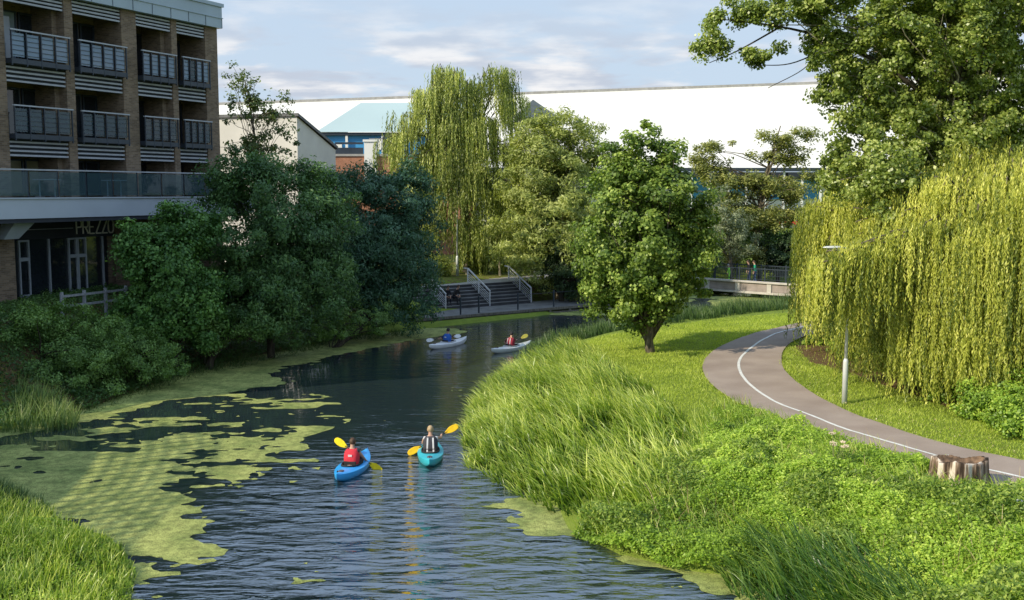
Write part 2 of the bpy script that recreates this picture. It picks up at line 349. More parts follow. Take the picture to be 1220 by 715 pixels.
# path edges (photo points carried to the bank surface)
OUT = [(1010, 378), (975, 383), (941, 390), (885, 406), (850, 421), (837, 438), (849, 461), (896, 490), (971, 521), (1042, 541), (1105, 558), (1183, 580), (1260, 597), (1400, 628)]
INN = [(1050, 386), (1005, 393), (961, 406), (938, 417), (931, 430), (936, 446), (961, 467), (1006, 489), (1082, 517), (1148, 535), (1220, 550), (1300, 565), (1400, 583), (1560, 605)]
LIN = [(1040, 382), (985, 387), (946, 396), (911, 409), (888, 424), (880, 437), (888, 455), (921, 479), (971, 499), (1022, 517), (1082, 535), (1132, 549), (1220, 571), (1290, 586)]
PZ = 1.02
def spline(P, n):
    P = np.array(P, float); P = np.vstack([2*P[0]-P[1], P, 2*P[-1]-P[-2]]); o = []
    k = len(P)-3
    for t in np.linspace(0, k-1e-6, n):
        i = int(t); f = t-i; a, b, c, d = P[i:i+4]
        o.append(.5*((2*b)+(c-a)*f+(2*a-5*b+4*c-d)*f*f+(-a+3*b-3*c+d)*f**3))
    return np.array(o)
outw = spline(W(OUT, PZ), 160); innw = spline(W(INN, PZ), 160); linw = spline(W(LIN, PZ), 200)
def asphalt():
    m, nt, N, L, b = newmat('path_asphalt'); setp(b, rough=.9, spec=.2)
    g = N.new('ShaderNodeNewGeometry'); a = N.new('ShaderNodeTexNoise'); a.inputs['Scale'].default_value = .8; a.inputs['Detail'].default_value = 9; L.new(g.outputs['Position'], a.inputs['Vector'])
    v = N.new('ShaderNodeTexNoise'); v.inputs['Scale'].default_value = 90; v.inputs['Detail'].default_value = 3; L.new(g.outputs['Position'], v.inputs['Vector'])
    r = N.new('ShaderNodeValToRGB'); e = r.color_ramp.elements; e[0].position = .3; e[1].position = .7; e[0].color = (.30, .235, .195, 1); e[1].color = (.39, .315, .265, 1); L.new(a.outputs['Fac'], r.inputs['Fac'])
    r2 = N.new('ShaderNodeMapRange'); r2.inputs['To Min'].default_value = .6; r2.inputs['To Max'].default_value = 1.4; L.new(v.outputs['Fac'], r2.inputs['Value'])
    mx = N.new('ShaderNodeMix'); mx.data_type = 'RGBA'; mx.blend_type = 'MULTIPLY'; mx.inputs['Factor'].default_value = 1; L.new(r.outputs['Color'], mx.inputs['A']); L.new(r2.outputs[0], mx.inputs['B']); L.new(mx.outputs['Result'], b.inputs['Base Color'])
    return m
K = 7; rows = []
for t in np.linspace(0, 1, K):
    p = outw*(1-t)+innw*t; rows.append(np.column_stack([p, height(p[:, 0], p[:, 1])+.05]))
V = np.concatenate(rows); n = 160; f = []
for k in range(K-1):
    for i in range(n-1): f.append((k*n+i, k*n+i+1, (k+1)*n+i+1, (k+1)*n+i))
tag(np_mesh('path', V, np.array(f), asphalt(), smooth=True), 'curving tarmac path with a white centre line', 'path', kind='structure')
tn = nz(np.gradient(linw, axis=0)); pn = np.stack([-tn[:, 1], tn[:, 0]], 1)*.05
def zl(p): return np.column_stack([p, height(p[:, 0], p[:, 1])+.058])
V = np.concatenate([zl(linw-pn), zl(linw+pn)]); n = 200; f = [(i, i+1, n+i+1, n+i) for i in range(n-1)]
tag(np_mesh('path_marking', V, np.array(f), M['line']), 'white line painted along the path', 'road marking', kind='structure')
PATHPOLY = [tuple(p) for p in outw[::3]]+[tuple(p) for p in innw[::-3]]
# soil attribute: strip at the foot of the right hand shrubs, left bank, far bank
UNDER = W([(1000, 398), (958, 404), (948, 420), (965, 436), (1010, 448), (1060, 466), (1110, 482), (1165, 500), (1220, 522), (1300, 545), (1450, 560), (1450, 420), (1100, 395)], 1.0)
gs = sm((sdist(GX.ravel(), GY.ravel(), UNDER)+.5)/1.0)
leftsoil = sm((-GX.ravel()-9)/2)*sm((GY.ravel()-33)/3)*.75
farsoil = sm((GY.ravel()-63)/3)*.45*(GX.ravel() < 12)
a = ground.data.attributes.new('soil', 'FLOAT', 'POINT'); a.data.foreach_set('value', np.maximum(np.maximum(gs, leftsoil), farsoil).astype(np.float32))
LIT = W([(1010, 385), (960, 405), (935, 425), (940, 450), (1000, 492), (1100, 525), (1220, 555), (1300, 575), (1300, 560), (1150, 515), (1040, 480), (980, 455), (960, 430), (1000, 400)], 1.0)
# ------------------------------------------------------------------ water
KA = [at_z(421, 563)[:2], at_z(513.5, 547)[:2], at_z(533, 412)[:2], at_z(609, 417)[:2]]
def watermat():
    m, nt, N, L, b = newmat('river_water'); setp(b, col=(.020, .032, .036), rough=.03, ior=3.4, spec=.62)
    g = N.new('ShaderNodeNewGeometry')
    def M_(op, a, b=None):
        n = N.new('ShaderNodeMath'); n.operation = op
        for i, v in enumerate((a, b)):
            if v is None: continue
            if isinstance(v, (int, float)): n.inputs[i].default_value = v
            else: L.new(v, n.inputs[i])
        return n.outputs[0]
    def noi(scale, rot, sx, sy, d=3, dist=.4):
        mp = N.new('ShaderNodeMapping'); mp.inputs['Rotation'].default_value = (0, 0, math.radians(rot)); mp.inputs['Scale'].default_value = (sx, sy, 1); L.new(g.outputs['Position'], mp.inputs['Vector'])
        n = N.new('ShaderNodeTexNoise'); n.inputs['Scale'].default_value = scale; n.inputs['Detail'].default_value = d; n.inputs['Distortion'].default_value = dist; L.new(mp.outputs[0], n.inputs['Vector']); return n.outputs['Fac']
    def rng(src, a, b_, lo, hi):
        n = N.new('ShaderNodeMapRange'); n.interpolation_type = 'SMOOTHSTEP'; n.inputs['From Min'].default_value = a; n.inputs['From Max'].default_value = b_; n.inputs['To Min'].default_value = lo; n.inputs['To Max'].default_value = hi; L.new(src, n.inputs['Value']); return n.outputs[0]
    sp = N.new('ShaderNodeSeparateXYZ'); L.new(g.outputs['Position'], sp.inputs[0])
    def rings(cx, cy, scale, dist):
        mp = N.new('ShaderNodeMapping'); mp.inputs['Location'].default_value = (-cx, -cy, 0); L.new(g.outputs['Position'], mp.inputs['Vector'])
        n = N.new('ShaderNodeTexWave'); n.wave_type = 'RINGS'; n.rings_direction = 'SPHERICAL'; n.inputs['Scale'].default_value = scale; n.inputs['Distortion'].default_value = dist; n.inputs['Detail'].default_value = 2; n.inputs['Detail Scale'].default_value = .7
        L.new(mp.outputs[0], n.inputs['Vector'])
        return n.outputs['Fac']
    a1 = noi(1.7, 14, .55, 1.9, 4, .8); a2 = noi(4.5, -12, .6, 1.8, 4, .6); a3 = noi(.7, 32, .7, 1.6, 3, .8)
    r1 = rings(KA[0][0], KA[0][1]+1, .62, 3.2); r2 = rings(KA[1][0], KA[1][1]+2, .7, 3.)
    # near water: choppy; far water: calmer; left (sheltered by weed): calm
    near = rng(M_('ADD', sp.outputs[1], M_('MULTIPLY', noi(.18, 0, 1, 1, 2), 6.)), 28.5, 36.5, 1.15, .16)
    lefty = rng(M_('ADD', sp.outputs[0], M_('MULTIPLY', noi(.25, 0, 1, 1, 2), 3.)), -7.0, -4.4, .12, 1.)
    h = M_('ADD', M_('ADD', M_('MULTIPLY', a1, .62), M_('MULTIPLY', a2, .16)), M_('MULTIPLY', a3, 1.45))
    nr = rng(sp.outputs[1], 29.5, 26, 0., 1.)
    h = M_('ADD', h, M_('MULTIPLY', nr, M_('ADD', M_('MULTIPLY', r1, .10), M_('MULTIPLY', r2, .07))))
    h = M_('MULTIPLY', h, M_('MULTIPLY', near, lefty))
    bp = N.new('ShaderNodeBump'); bp.inputs['Strength'].default_value = 1.; bp.inputs['Distance'].default_value = .16; L.new(h, bp.inputs['Height']); L.new(bp.outputs['Normal'], b.inputs['Normal'])
    return m
mb = MB(); mb.poly([(-80, -60, 0), (80, -60, 0), (80, 130, 0), (-80, 130, 0)])
tag(mb.build('water', watermat()), 'dark rippled river water', 'water', kind='structure')
# duckweed: contour cells of a noise field, real sheets floating on the water
DW = [  # polygon (photo points), bias
    ([(505, 390), (540, 392), (562, 394), (540, 399), (480, 408), (430, 418), (400, 424), (385, 432), (340, 436), (330, 446), (345, 455), (300, 464), (250, 474), (205, 478), (160, 493), (60, 512), (0, 522), (-90, 545), (-90, 500), (0, 500), (100, 480), (170, 455), (240, 430), (380, 402), (430, 393)], 1.2, .45),
    ([(-90, 540), (0, 530), (90, 532), (150, 538), (240, 552), (225, 575), (222, 600), (240, 640), (262, 660), (220, 668), (150, 660), (60, 625), (-60, 590)], .8, .85),
    ([(150, 485), (330, 482), (340, 500), (270, 520), (285, 560), (150, 545), (130, 520)], .02, .9),
    ([(590, 606), (640, 586), (700, 606), (700, 640), (640, 642), (600, 625)], .8, .5),
    ([(700, 640), (780, 650), (860, 665), (960, 690), (1060, 760), (1000, 830), (900, 722), (830, 698), (790, 686), (730, 664)], 1.1, .45),
    ([(130, 672), (250, 676), (270, 690), (200, 712), (180, 760), (100, 760)], .35, .8),
    ([(840, 353), (1000, 351), (1000, 374), (850, 372)], .6, .5),
    ([(620, 412), (700, 396), (840, 378), (840, 374), (700, 392), (640, 404)], .3, .4),
    ([(240, 470), (420, 440), (520, 440), (560, 470), (480, 500), (350, 545), (270, 560)], -.62, .8),
    ([(640, 374), (800, 352), (840, 352), (830, 360), (700, 378)], .4, .5)]
def duckweed():
    xs = np.arange(-20, 24, .09); ys = np.arange(15, 84, .16)
    X, Y = np.meshgrid(xs, ys); f = np.full(X.shape, -9.)
    nzv = fbm(X*.55, Y*.8, 5, 5); nz2 = fbm(X*.8+9, Y*2.4, 21, 5)*1.3; nz3 = fbm(X*2.6+3, Y*4.2, 77, 4)
    for P, bias, amp in DW:
        s = sdist(X, Y, W(P)); f = np.maximum(f, np.clip(s*1.1, -9, 1)*bias*1.0+(bias < 0)*np.where(s > 0, bias, -9)+np.where(s > -2.2, nzv*amp*1.1+nz2*amp+nz3*.55*amp, -9)-.12)
    dr = sdist(X, Y, RIV); f = np.where(dr > -.25, f, -1)
    spk = fbm(X*3.1, Y*5.2, 55, 3); f = np.maximum(f, np.where((f > -.75) & (dr > .1), spk-.52, -1))
    xw = xs; V = []; Fc = []; edge = {}
    ny, nx = f.shape
    ins = f > 0; vid = {}
    def vert(k, p):
        if k not in vid: vid[k] = len(V); V.append(p)
        return vid[k]
    full = ins[:-1, :-1] & ins[1:, :-1] & ins[:-1, 1:] & ins[1:, 1:]
    anyi = ins[:-1, :-1] | ins[1:, :-1] | ins[:-1, 1:] | ins[1:, 1:]
    for j, i in zip(*np.nonzero(anyi)):
        c = [(j, i), (j, i+1), (j+1, i+1), (j+1, i)]; out = []
        for k in range(4):
            a, b = c[k], c[(k+1) % 4]; fa, fb = f[a], f[b]
            if fa > 0: out.append(vert(a, (xs[a[1]], ys[a[0]], 0)))
            if (fa > 0) != (fb > 0):
                t = fa/(fa-fb); e = (min(a, b), max(a, b))
                out.append(vert(e, (xs[a[1]]+(xs[b[1]]-xs[a[1]])*t, ys[a[0]]+(ys[b[0]]-ys[a[0]])*t, 0)))
        if len(out) > 2: Fc.append(out)
    V = np.array(V); V[:, 2] = .006
    me = bpy.data.meshes.new('duckweed'); me.from_pydata(V.tolist(), [], Fc); me.update()
    m, nt, N, L, b = newmat('duckweed_green'); setp(b, rough=.75, spec=.25)
    g = N.new('ShaderNodeNewGeometry')
    def noi(s, d=5):
        n = N.new('ShaderNodeTexNoise'); n.inputs['Scale'].default_value = s; n.inputs['Detail'].default_value = d; L.new(g.outputs['Position'], n.inputs['Vector']); return n.outputs['Fac']
    r = N.new('ShaderNodeValToRGB'); e = r.color_ramp.elements; e[0].position = .36; e[1].position = .62; e[0].color = (.24, .29, .08, 1); e[1].color = (.44, .47, .14, 1); L.new(noi(1.1, 8), r.inputs['Fac'])
    r2 = N.new('ShaderNodeMapRange'); r2.inputs['From Min'].default_value = .38; r2.inputs['From Max'].default_value = .52; r2.inputs['To Min'].default_value = .3; r2.inputs['To Max'].default_value = 1.; L.new(noi(40, 3), r2.inputs['Value'])
    mx = N.new('ShaderNodeMix'); mx.data_type = 'RGBA'; mx.blend_type = 'MULTIPLY'; mx.inputs['Factor'].default_value = .85; L.new(r.outputs['Color'], mx.inputs['A']); L.new(r2.outputs[0], mx.inputs['B'])
    r3 = N.new('ShaderNodeMapRange'); r3.inputs['From Min'].default_value = .35; r3.inputs['From Max'].default_value = .6; r3.inputs['To Min'].default_value = .7; r3.inputs['To Max'].default_value = 1.15; L.new(noi(5, 8), r3.inputs['Value']); m4 = N.new('ShaderNodeMix'); m4.data_type = 'RGBA'; m4.blend_type = 'MULTIPLY'; m4.inputs['Factor'].default_value = 1; L.new(mx.outputs['Result'], m4.inputs['A']); L.new(r3.outputs[0], m4.inputs['B']); L.new(m4.outputs['Result'], b.inputs['Base Color'])
    bp = N.new('ShaderNodeBump'); bp.inputs['Distance'].default_value = .01; L.new(noi(60, 2), bp.inputs['Height']); L.new(bp.outputs['Normal'], b.inputs['Normal'])
    me.materials.append(m)
    o = link('duckweed', me); tag(o, 'bright green duckweed floating along the river margins', 'duckweed', kind='stuff')
duckweed()
# ------------------------------------------------------------------ blades (grass, reeds) and leaves
def quads(C, Nn, Ld, l, w):
    """diamond leaves"""
    Wd = nz(np.cross(Nn, Ld)); l = np.asarray(l)[:, None] if np.ndim(l) else l; w = np.asarray(w)[:, None] if np.ndim(w) else w
    a = C-Ld*l*.5; b = C+Wd*w*.5+Ld*l*.05; c = C+Ld*l*.5; d = C-Wd*w*.5+Ld*l*.05
    n = len(C); V = np.stack([a, b, c, d], 1).reshape(-1, 3); return V, np.arange(4*n).reshape(n, 4)
def blades(P, hgt, wid, lean, leandir, droop=.4, seg=3):
    """P (n,3) roots; curved ribbons. returns V,F"""
    n = len(P); az = RNG.uniform(0, math.pi, n); side = np.stack([np.cos(az), np.sin(az), np.zeros(n)], 1)
    ld = np.stack([np.cos(leandir), np.sin(leandir), np.zeros(n)], 1)
    Vs = []
    for k in range(seg+1):
        t = k/seg; wv = wid*(1-t**1.6)*.5+.001
        c = P+ld*(hgt*lean*(t**1.7))[:, None]; c = c.copy(); c[:, 2] += hgt*(t-droop*lean*t**2.6)
        Vs.append(c-side*wv[:, None]); Vs.append(c+side*wv[:, None])
    V = np.stack(Vs, 1).reshape(-1, 3); m = 2*(seg+1); b = np.arange(n)*m; F_ = []
    for k in range(seg): F_.append(np.stack([b+2*k, b+2*k+1, b+2*k+3, b+2*k+2], 1))
    return V, np.stack(F_, 1).reshape(-1, 4)
def scatter(P, dens, mask=None, seed_clump=None):
    """points in world polygon"""
    P = np.array(P); x0, y0 = P.min(0); x1, y1 = P.max(0); n = int((x1-x0)*(y1-y0)*dens)
    x = RNG.uniform(x0, x1, n); y = RNG.uniform(y0, y1, n); k = inpoly(x, y, [tuple(p) for p in P])
    x, y = x[k], y[k]
    if mask is not None: k = mask(x, y); x, y = x[k], y[k]
    return x, y
def notriver(x, y): return (~inpoly(x, y, RIV)) & (~inpoly(x, y, PATHPOLY))
MG = {}
MG['lawn'] = leafmat('lawn_blades', (0.171, 0.244, 0.037), (0.403, 0.500, 0.061), (0.659, 0.695, 0.171), .3)
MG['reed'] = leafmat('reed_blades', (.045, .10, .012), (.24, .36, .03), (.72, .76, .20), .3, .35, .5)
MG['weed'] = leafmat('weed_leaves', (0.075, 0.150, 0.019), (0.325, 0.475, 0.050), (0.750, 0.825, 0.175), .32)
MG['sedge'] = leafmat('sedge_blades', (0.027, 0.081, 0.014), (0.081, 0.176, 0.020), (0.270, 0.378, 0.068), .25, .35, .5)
MG['farreed'] = leafmat('shade_toned_reed_blades', (0.039, 0.078, 0.026), (0.078, 0.143, 0.039), (0.169, 0.234, 0.091), .25)  # darker copy of the reed colours, with shade painted into them
# dark ground plants on the left bank
LBP = W([(-60, 520), (0, 508), (90, 484), (170, 458), (240, 434), (300, 420), (400, 400), (400, 370), (250, 380), (120, 390), (-60, 400)], .8)
# mown lawn either side of path
lawn = W([(560, 560), (640, 430), (700, 408), (860, 384), (1010, 372), (1060, 385), (960, 404), (1060, 470), (1240, 524), (1600, 600), (1500, 700), (1100, 660), (900, 600), (760, 560), (700, 500)], .8)
x, y = scatter(lawn, 420, lambda a, b: (~inpoly(a, b, RIV)) & (sdist(a, b, PATHPOLY) < .10*vnoise(a*2.2, b*2.2, 66))); k = (~inpoly(x, y, UNDER)) | (RNG.random(len(x)) < .06); x, y = x[k], y[k]
z = height(x, y); n = len(x); tb = .5+.5*fbm(x*.7, y*.7, 8)
dd = sdist(x, y, PATHPOLY)
V, Fq = blades(np.stack([x, y, z-.01], 1), RNG.uniform(.04, .11, n)*(1+.9*np.clip(tb-.3, 0, 1)), RNG.uniform(.010, .022, n), RNG.uniform(.2, .9, n), RNG.uniform(0, 6.28, n), seg=2)
tag(np_mesh('lawn_grass', V, Fq, MG['lawn'], np.repeat(np.clip(tb*.6+RNG.uniform(0, .5, n)-.05, 0, 1), 2)), 'short sunlit grass beside the path', 'grass', kind='stuff')
# reed beds
def reeds(name, label, poly, dens, h0, h1, mat, ldir, lspread, lean=(.2, .7), tmul=1., tadd=0., wid=(.014, .03), zfun=None, hmask=None):
    x, y = scatter(poly, dens); n = len(x)
    if n == 0: return
    cl = fbm(x*1.6, y*1.6, 31); k = cl+RNG.uniform(-.45, .6, n) > -.1; x, y, cl = x[k], y[k], cl[k]; n = len(x)
    hh = RNG.uniform(h0, h1, n)*(1+.35*cl)
    s = sdist(x, y, poly); hh = hh*(.55+.45*sm(s/1.))
    z = np.maximum(height(x, y), -.12); az = RNG.normal(ldir, lspread, n)+1.3*fbm(x*.7, y*.7, 12)
    V, Fq = blades(np.stack([x, y, z], 1), hh, RNG.uniform(*wid, n), RNG.uniform(*lean, n), az, seg=4)
    az2 = 0
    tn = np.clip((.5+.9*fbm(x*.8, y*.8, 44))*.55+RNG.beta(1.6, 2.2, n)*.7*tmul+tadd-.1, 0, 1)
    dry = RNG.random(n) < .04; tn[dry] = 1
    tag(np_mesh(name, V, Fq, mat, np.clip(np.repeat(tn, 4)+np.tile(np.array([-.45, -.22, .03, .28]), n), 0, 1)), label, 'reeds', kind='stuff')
reedpoly = W([(556, 550), (552, 520), (560, 480), (592, 455), (645, 433), (690, 434), (732, 466), (795, 515), (842, 570), (830, 606), (780, 636), (700, 620), (660, 604), (610, 580)], .15)
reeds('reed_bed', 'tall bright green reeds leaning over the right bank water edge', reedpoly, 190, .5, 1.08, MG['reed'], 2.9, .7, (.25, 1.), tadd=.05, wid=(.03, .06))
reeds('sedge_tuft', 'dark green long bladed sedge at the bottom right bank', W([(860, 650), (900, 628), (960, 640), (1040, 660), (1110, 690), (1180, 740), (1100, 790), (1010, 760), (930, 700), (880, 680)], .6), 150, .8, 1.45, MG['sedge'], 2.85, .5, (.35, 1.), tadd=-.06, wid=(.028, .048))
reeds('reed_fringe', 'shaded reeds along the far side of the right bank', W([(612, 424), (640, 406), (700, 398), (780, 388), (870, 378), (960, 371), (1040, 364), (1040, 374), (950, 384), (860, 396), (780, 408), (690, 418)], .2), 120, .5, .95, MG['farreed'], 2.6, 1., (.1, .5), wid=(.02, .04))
STP = at_z(1143, 577, 1.0)
# low leafy weeds on near right bank
def weeds(name, label, poly, dens, mat, size=(.035, .08), hmax=.35, tadd=0, cat='weeds'):
    x, y = scatter(poly, dens, lambda a, b: (~inpoly(a, b, PATHPOLY)) & (sdist(a, b, RIV) < .25) & (((a-STP[0])/1.0)**2+((b-STP[1]+.35)/1.0)**2 > 1)); n = len(x)
    b = .5+.5*fbm(x*1.3, y*1.3, 61); b2 = .5+.5*fbm(x*3.5, y*3.5, 71)
    b3 = .5+.5*fbm(x*6, y*6, 91); mound = hmax*(.12+1.1*b**1.7+.75*b2**1.5*b3); s = sdist(x, y, poly); mound = mound*(.3+.7*sm(s/1.2))
    z = np.maximum(height(x, y), 0)+mound*RNG.uniform(.25, 1., n)**.6
    nr = nz(RNG.normal(0, .55, (n, 3))+np.array([-.15, -.2, 1])); ld = nz(np.cross(nr, RNG.normal(0, 1, (n, 3))))
    sz = RNG.uniform(*size, n)
    V, Fq = quads(np.stack([x, y, z], 1), nr, ld, sz, sz*RNG.uniform(.45, .8, n))
    tn = np.clip(.38*b2+.25*b3+.42*RNG.random(n)+tadd-.12+.5*(vnoise(x*.5, y*.5, 5)-.5), 0, 1)
    tag(np_mesh(name, V, Fq, mat, tn), label, cat, kind='stuff')
weedpoly = W([(655, 630), (700, 600), (800, 560), (860, 500), (900, 510), (980, 532), (1060, 550), (1115, 572), (1190, 590), (1300, 615), (1500, 680), (1500, 850), (1090, 850), (985, 722), (900, 692), (815, 680), (745, 662), (690, 640)], .5)
weeds('bank_weeds', 'low leafy bright green weeds covering the near right bank', weedpoly, 2100, MG['weed'], (.035, .085), .55)
def patchy(name, label, poly, dens, mat, size, h, sc_, thr, seed, cat='weeds', asp=(.3, .5)):
    x, y = scatter(poly, dens, lambda a, b: (~inpoly(a, b, PATHPOLY)) & (sdist(a, b, RIV) < 0) & (((a-STP[0])/1.0)**2+((b-STP[1]+.5)/1.3)**2 > 1)); v = fbm(x*sc_, y*sc_, seed, 4)-.6*sm((sdist(x, y, PATHPOLY)+1.9)/1.2); k = v > thr; x, y, v = x[k], y[k], v[k]; n = len(x)
    top = h*(.4+2.2*np.clip(v-thr, 0, .4)); z = height(x, y)+top*RNG.uniform(.1, 1, n)**.5
    nr = nz(RNG.normal(0, .7, (n, 3))+np.array([-.3, -.4, .8])); ld = nz(np.cross(nr, RNG.normal(0, 1, (n, 3)))); sz = RNG.uniform(*size, n)
    V, Fq = quads(np.stack([x, y, z], 1), nr, ld, sz, sz*RNG.uniform(*asp, n))
    tag(np_mesh(name, V, Fq, mat, np.clip(RNG.beta(2, 2.2, n)+.25*(v-thr), 0, 1)), label, cat, kind='stuff')
MG['nettle'] = leafmat('nettle_leaves', (.05, .10, .014), (.17, .27, .035), (.44, .52, .10), .3)
MG['dry'] = leafmat('dry_stems', (.20, .13, .06), (.42, .32, .16), (.66, .56, .34), .1)
patchy('nettle_patches', 'taller darker nettle clumps dotted through the near bank weeds', weedpoly, 1500, MG['nettle'], (.06, .12), .62, .55, .12, 301)
x, y = scatter(weedpoly, 22, lambda a, b: (sdist(a, b, RIV) < -.3) & (~inpoly(a, b, PATHPOLY))); v = fbm(x*.7, y*.7, 404); k = v > -.05; x, y = x[k], y[k]; n = len(x)
V, Fq = blades(np.stack([x, y, height(x, y)], 1), RNG.uniform(.3, .75, n), RNG.uniform(.008, .016, n), RNG.uniform(.1, 1., n), RNG.uniform(0, 6.28, n), seg=4)
tag(np_mesh('dead_stems', V, Fq, MG['dry'], np.repeat(RNG.random(n), 4)), 'dry straw coloured stems scattered through the near bank weeds', 'dry grass', kind='stuff')
x, y = scatter(weedpoly, 120, lambda a, b: sdist(a, b, RIV) < 0); k = (~inpoly(x, y, PATHPOLY)); x, y = x[k], y[k]; n = len(x)
V, Fq = blades(np.stack([x, y, height(x, y)], 1), RNG.uniform(.25, .6, n)*(1+.8*(vnoise(x*.8, y*.8, 9)-.4)), RNG.uniform(.012, .026, n), RNG.uniform(.2, .9, n), RNG.normal(2.8, 1., n), seg=4)
tag(np_mesh('bank_grass', V, Fq, MG['reed'], np.repeat(np.clip(RNG.beta(2, 2, n)+.05, 0, 1), 4)), 'longer grass blades standing among the weeds on the near bank', 'grass', kind='stuff')
# left corner marsh and left bank clumps
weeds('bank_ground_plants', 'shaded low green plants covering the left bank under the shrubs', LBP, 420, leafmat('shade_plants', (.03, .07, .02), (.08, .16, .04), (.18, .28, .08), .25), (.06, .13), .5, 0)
leftcorner = W([(-120, 560), (-20, 580), (30, 592), (80, 618), (135, 642), (162, 672), (150, 730), (110, 860), (-200, 860)], .2)
reeds('marsh_reeds', 'reeds and rushes in the bottom left corner', leftcorner, 260, .3, .62, MG['reed'], 1.2, 1.2, (.1, .6), tadd=.02)
weeds('marsh_weeds', 'yellow green leafy marsh plants in the bottom left corner', leftcorner, 700, MG['weed'], (.03, .07), .4, -.05)
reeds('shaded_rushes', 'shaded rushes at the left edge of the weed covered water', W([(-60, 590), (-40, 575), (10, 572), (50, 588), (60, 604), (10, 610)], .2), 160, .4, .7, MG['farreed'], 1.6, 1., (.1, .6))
reeds('bank_rushes', 'pale upright rushes in front of the left bank shrubs', W([(0, 505), (20, 480), (60, 478), (95, 486), (90, 500), (50, 508)], .3), 200, .9, 1.5, leafmat('pale_rush', (.06, .12, .03), (.14, .22, .06), (.3, .36, .12), .3), 1.4, 1.2, (.15, .5))
reeds('water_edge_grass', 'low dark green plants trailing off the left bank', W([(90, 492), (170, 466), (240, 443), (310, 428), (420, 403), (500, 395), (500, 388), (420, 396), (300, 415), (180, 445), (90, 478)], .2), 150, .25, .6, MG['farreed'], -1., 1.2, (.3, .9))
# ------------------------------------------------------------------ trees
def tree_root(name, x, y, label, cat='tree', group=None, z=None):
    r = empty(name, (x, y, hz_at(x, y) if z is None else z)); tag(r, label, cat, group); return r
def curve_pts(a, b, sag=.0, n=6, wob=.0):
    a = np.array(a, float); b = np.array(b, float); t = np.linspace(0, 1, n)[:, None]; p = a*(1-t)+b*t
    p[:, 2] += sag*np.linalg.norm(b-a)*4*(t*(1-t))[:, 0]
    if wob: p[1:-1] += RNG.normal(0, wob, (n-2, 3))
    return p
def leafcloud(C, R, cnt, crown_c, size, asp, outw=.5, up=.35, rnd=.6, droop=0.):
    """C clump centres (k,3), R radius(k) -> leaves"""
    k = len(C); idx = np.repeat(np.arange(k), cnt); n = len(idx)
    d = nz(RNG.normal(0, 1, (n, 3))); rr = RNG.uniform(0, 1, n)**.45
    off = d*(rr*R[idx])[:, None]; off[:, 2] *= .72
    P = C[idx]+off
    out = nz(P-crown_c); nr = nz(out*outw+nz(off+1e-6)*.45+RNG.normal(0, rnd, (n, 3))*.7+np.array([0, 0, up]))
    ld = nz(np.cross(nr, RNG.normal(0, 1, (n, 3)))+np.array([0, 0, -droop]))
    sz = size*RNG.uniform(.65, 1.3, n)
    V, Fq = quads(P, nr, ld, sz, sz*asp)
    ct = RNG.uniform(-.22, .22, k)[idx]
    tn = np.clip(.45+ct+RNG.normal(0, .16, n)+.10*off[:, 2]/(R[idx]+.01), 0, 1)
    return V, Fq, tn
def broad(root, lobes, nclump, clr, per, size, asp, leaf, bark, trunk=None, limb=.05, shell=.55, outw=.5, up=.35, rnd=.6, droop=0., nlimb=None, low=None):
    """lobes: list (cx,cy,cz,rx,ry,rz) in world. trunk: list of (pt,rad) world"""
    o = np.array(root.location); LB = np.array(lobes, float); LB[:, :3] -= o
    vol = np.prod(LB[:, 3:], 1)**.75; vol /= vol.sum(); C = []; 
    for (cx, cy, cz, rx, ry, rz), p in zip(LB, vol):
        k = max(3, int(nclump*p)); d = nz(RNG.normal(0, 1, (k, 3))); ph = RNG.uniform(0, 6.28, 6)
        bump = 1+.10*np.sin(3*d[:, 0]+ph[0])*np.sin(4*d[:, 2]+ph[1])+.09*np.sin(7*d[:, 1]+ph[2])+.08*np.sin(9*d[:, 2]+ph[3]+5*d[:, 0])
        r = RNG.uniform(0, 1, k)**shell*bump
        C.append(np.array([cx, cy, cz])+d*r[:, None]*np.array([rx, ry, rz]))
    C = np.concatenate(C); cc = LB[:, :3].mean(0)
    if low is not None: C = C[C[:, 2] > low]
    Rr = clr*RNG.uniform(.6, 1.35, len(C))
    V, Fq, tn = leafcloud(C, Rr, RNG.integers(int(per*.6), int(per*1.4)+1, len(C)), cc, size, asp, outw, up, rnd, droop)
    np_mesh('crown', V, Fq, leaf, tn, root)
    mb = MB()
    if trunk:
        tp = np.array([p for p, r in trunk], float)-o; tr = [r for p, r in trunk]
    else:
        top = cc.copy(); tp = np.array([[0, 0, -.2], [0, 0, top[2]*.35], top*.8, top]); tr = [.2, .16, .1, .05]
    tps = spline(tp, 16); trs = np.interp(np.linspace(0, 1, 16), np.linspace(0, 1, len(tr)), tr); mb.tube(tps, trs, 9)
    sel = RNG.permutation(len(C))[:nlimb or min(len(C), 60)]
    for i in sel:
        c = C[i]; j = 3+int(RNG.integers(0, 11)); 
        cand = tps[3:]; dz = c[2]-cand[:, 2]; ok = np.where(dz > -.3)[0]
        j = 3+(int(RNG.choice(ok)) if len(ok) else 0)
        a = tps[j]; r0 = min(limb, trs[j]*.8)
        mb.tube(curve_pts(a, c, .08, 6, .05*np.linalg.norm(c-a)*.4), np.linspace(r0, .008, 6), 5, cap=False)
    mb.build('trunk', bark, root, smooth=True)
    return C
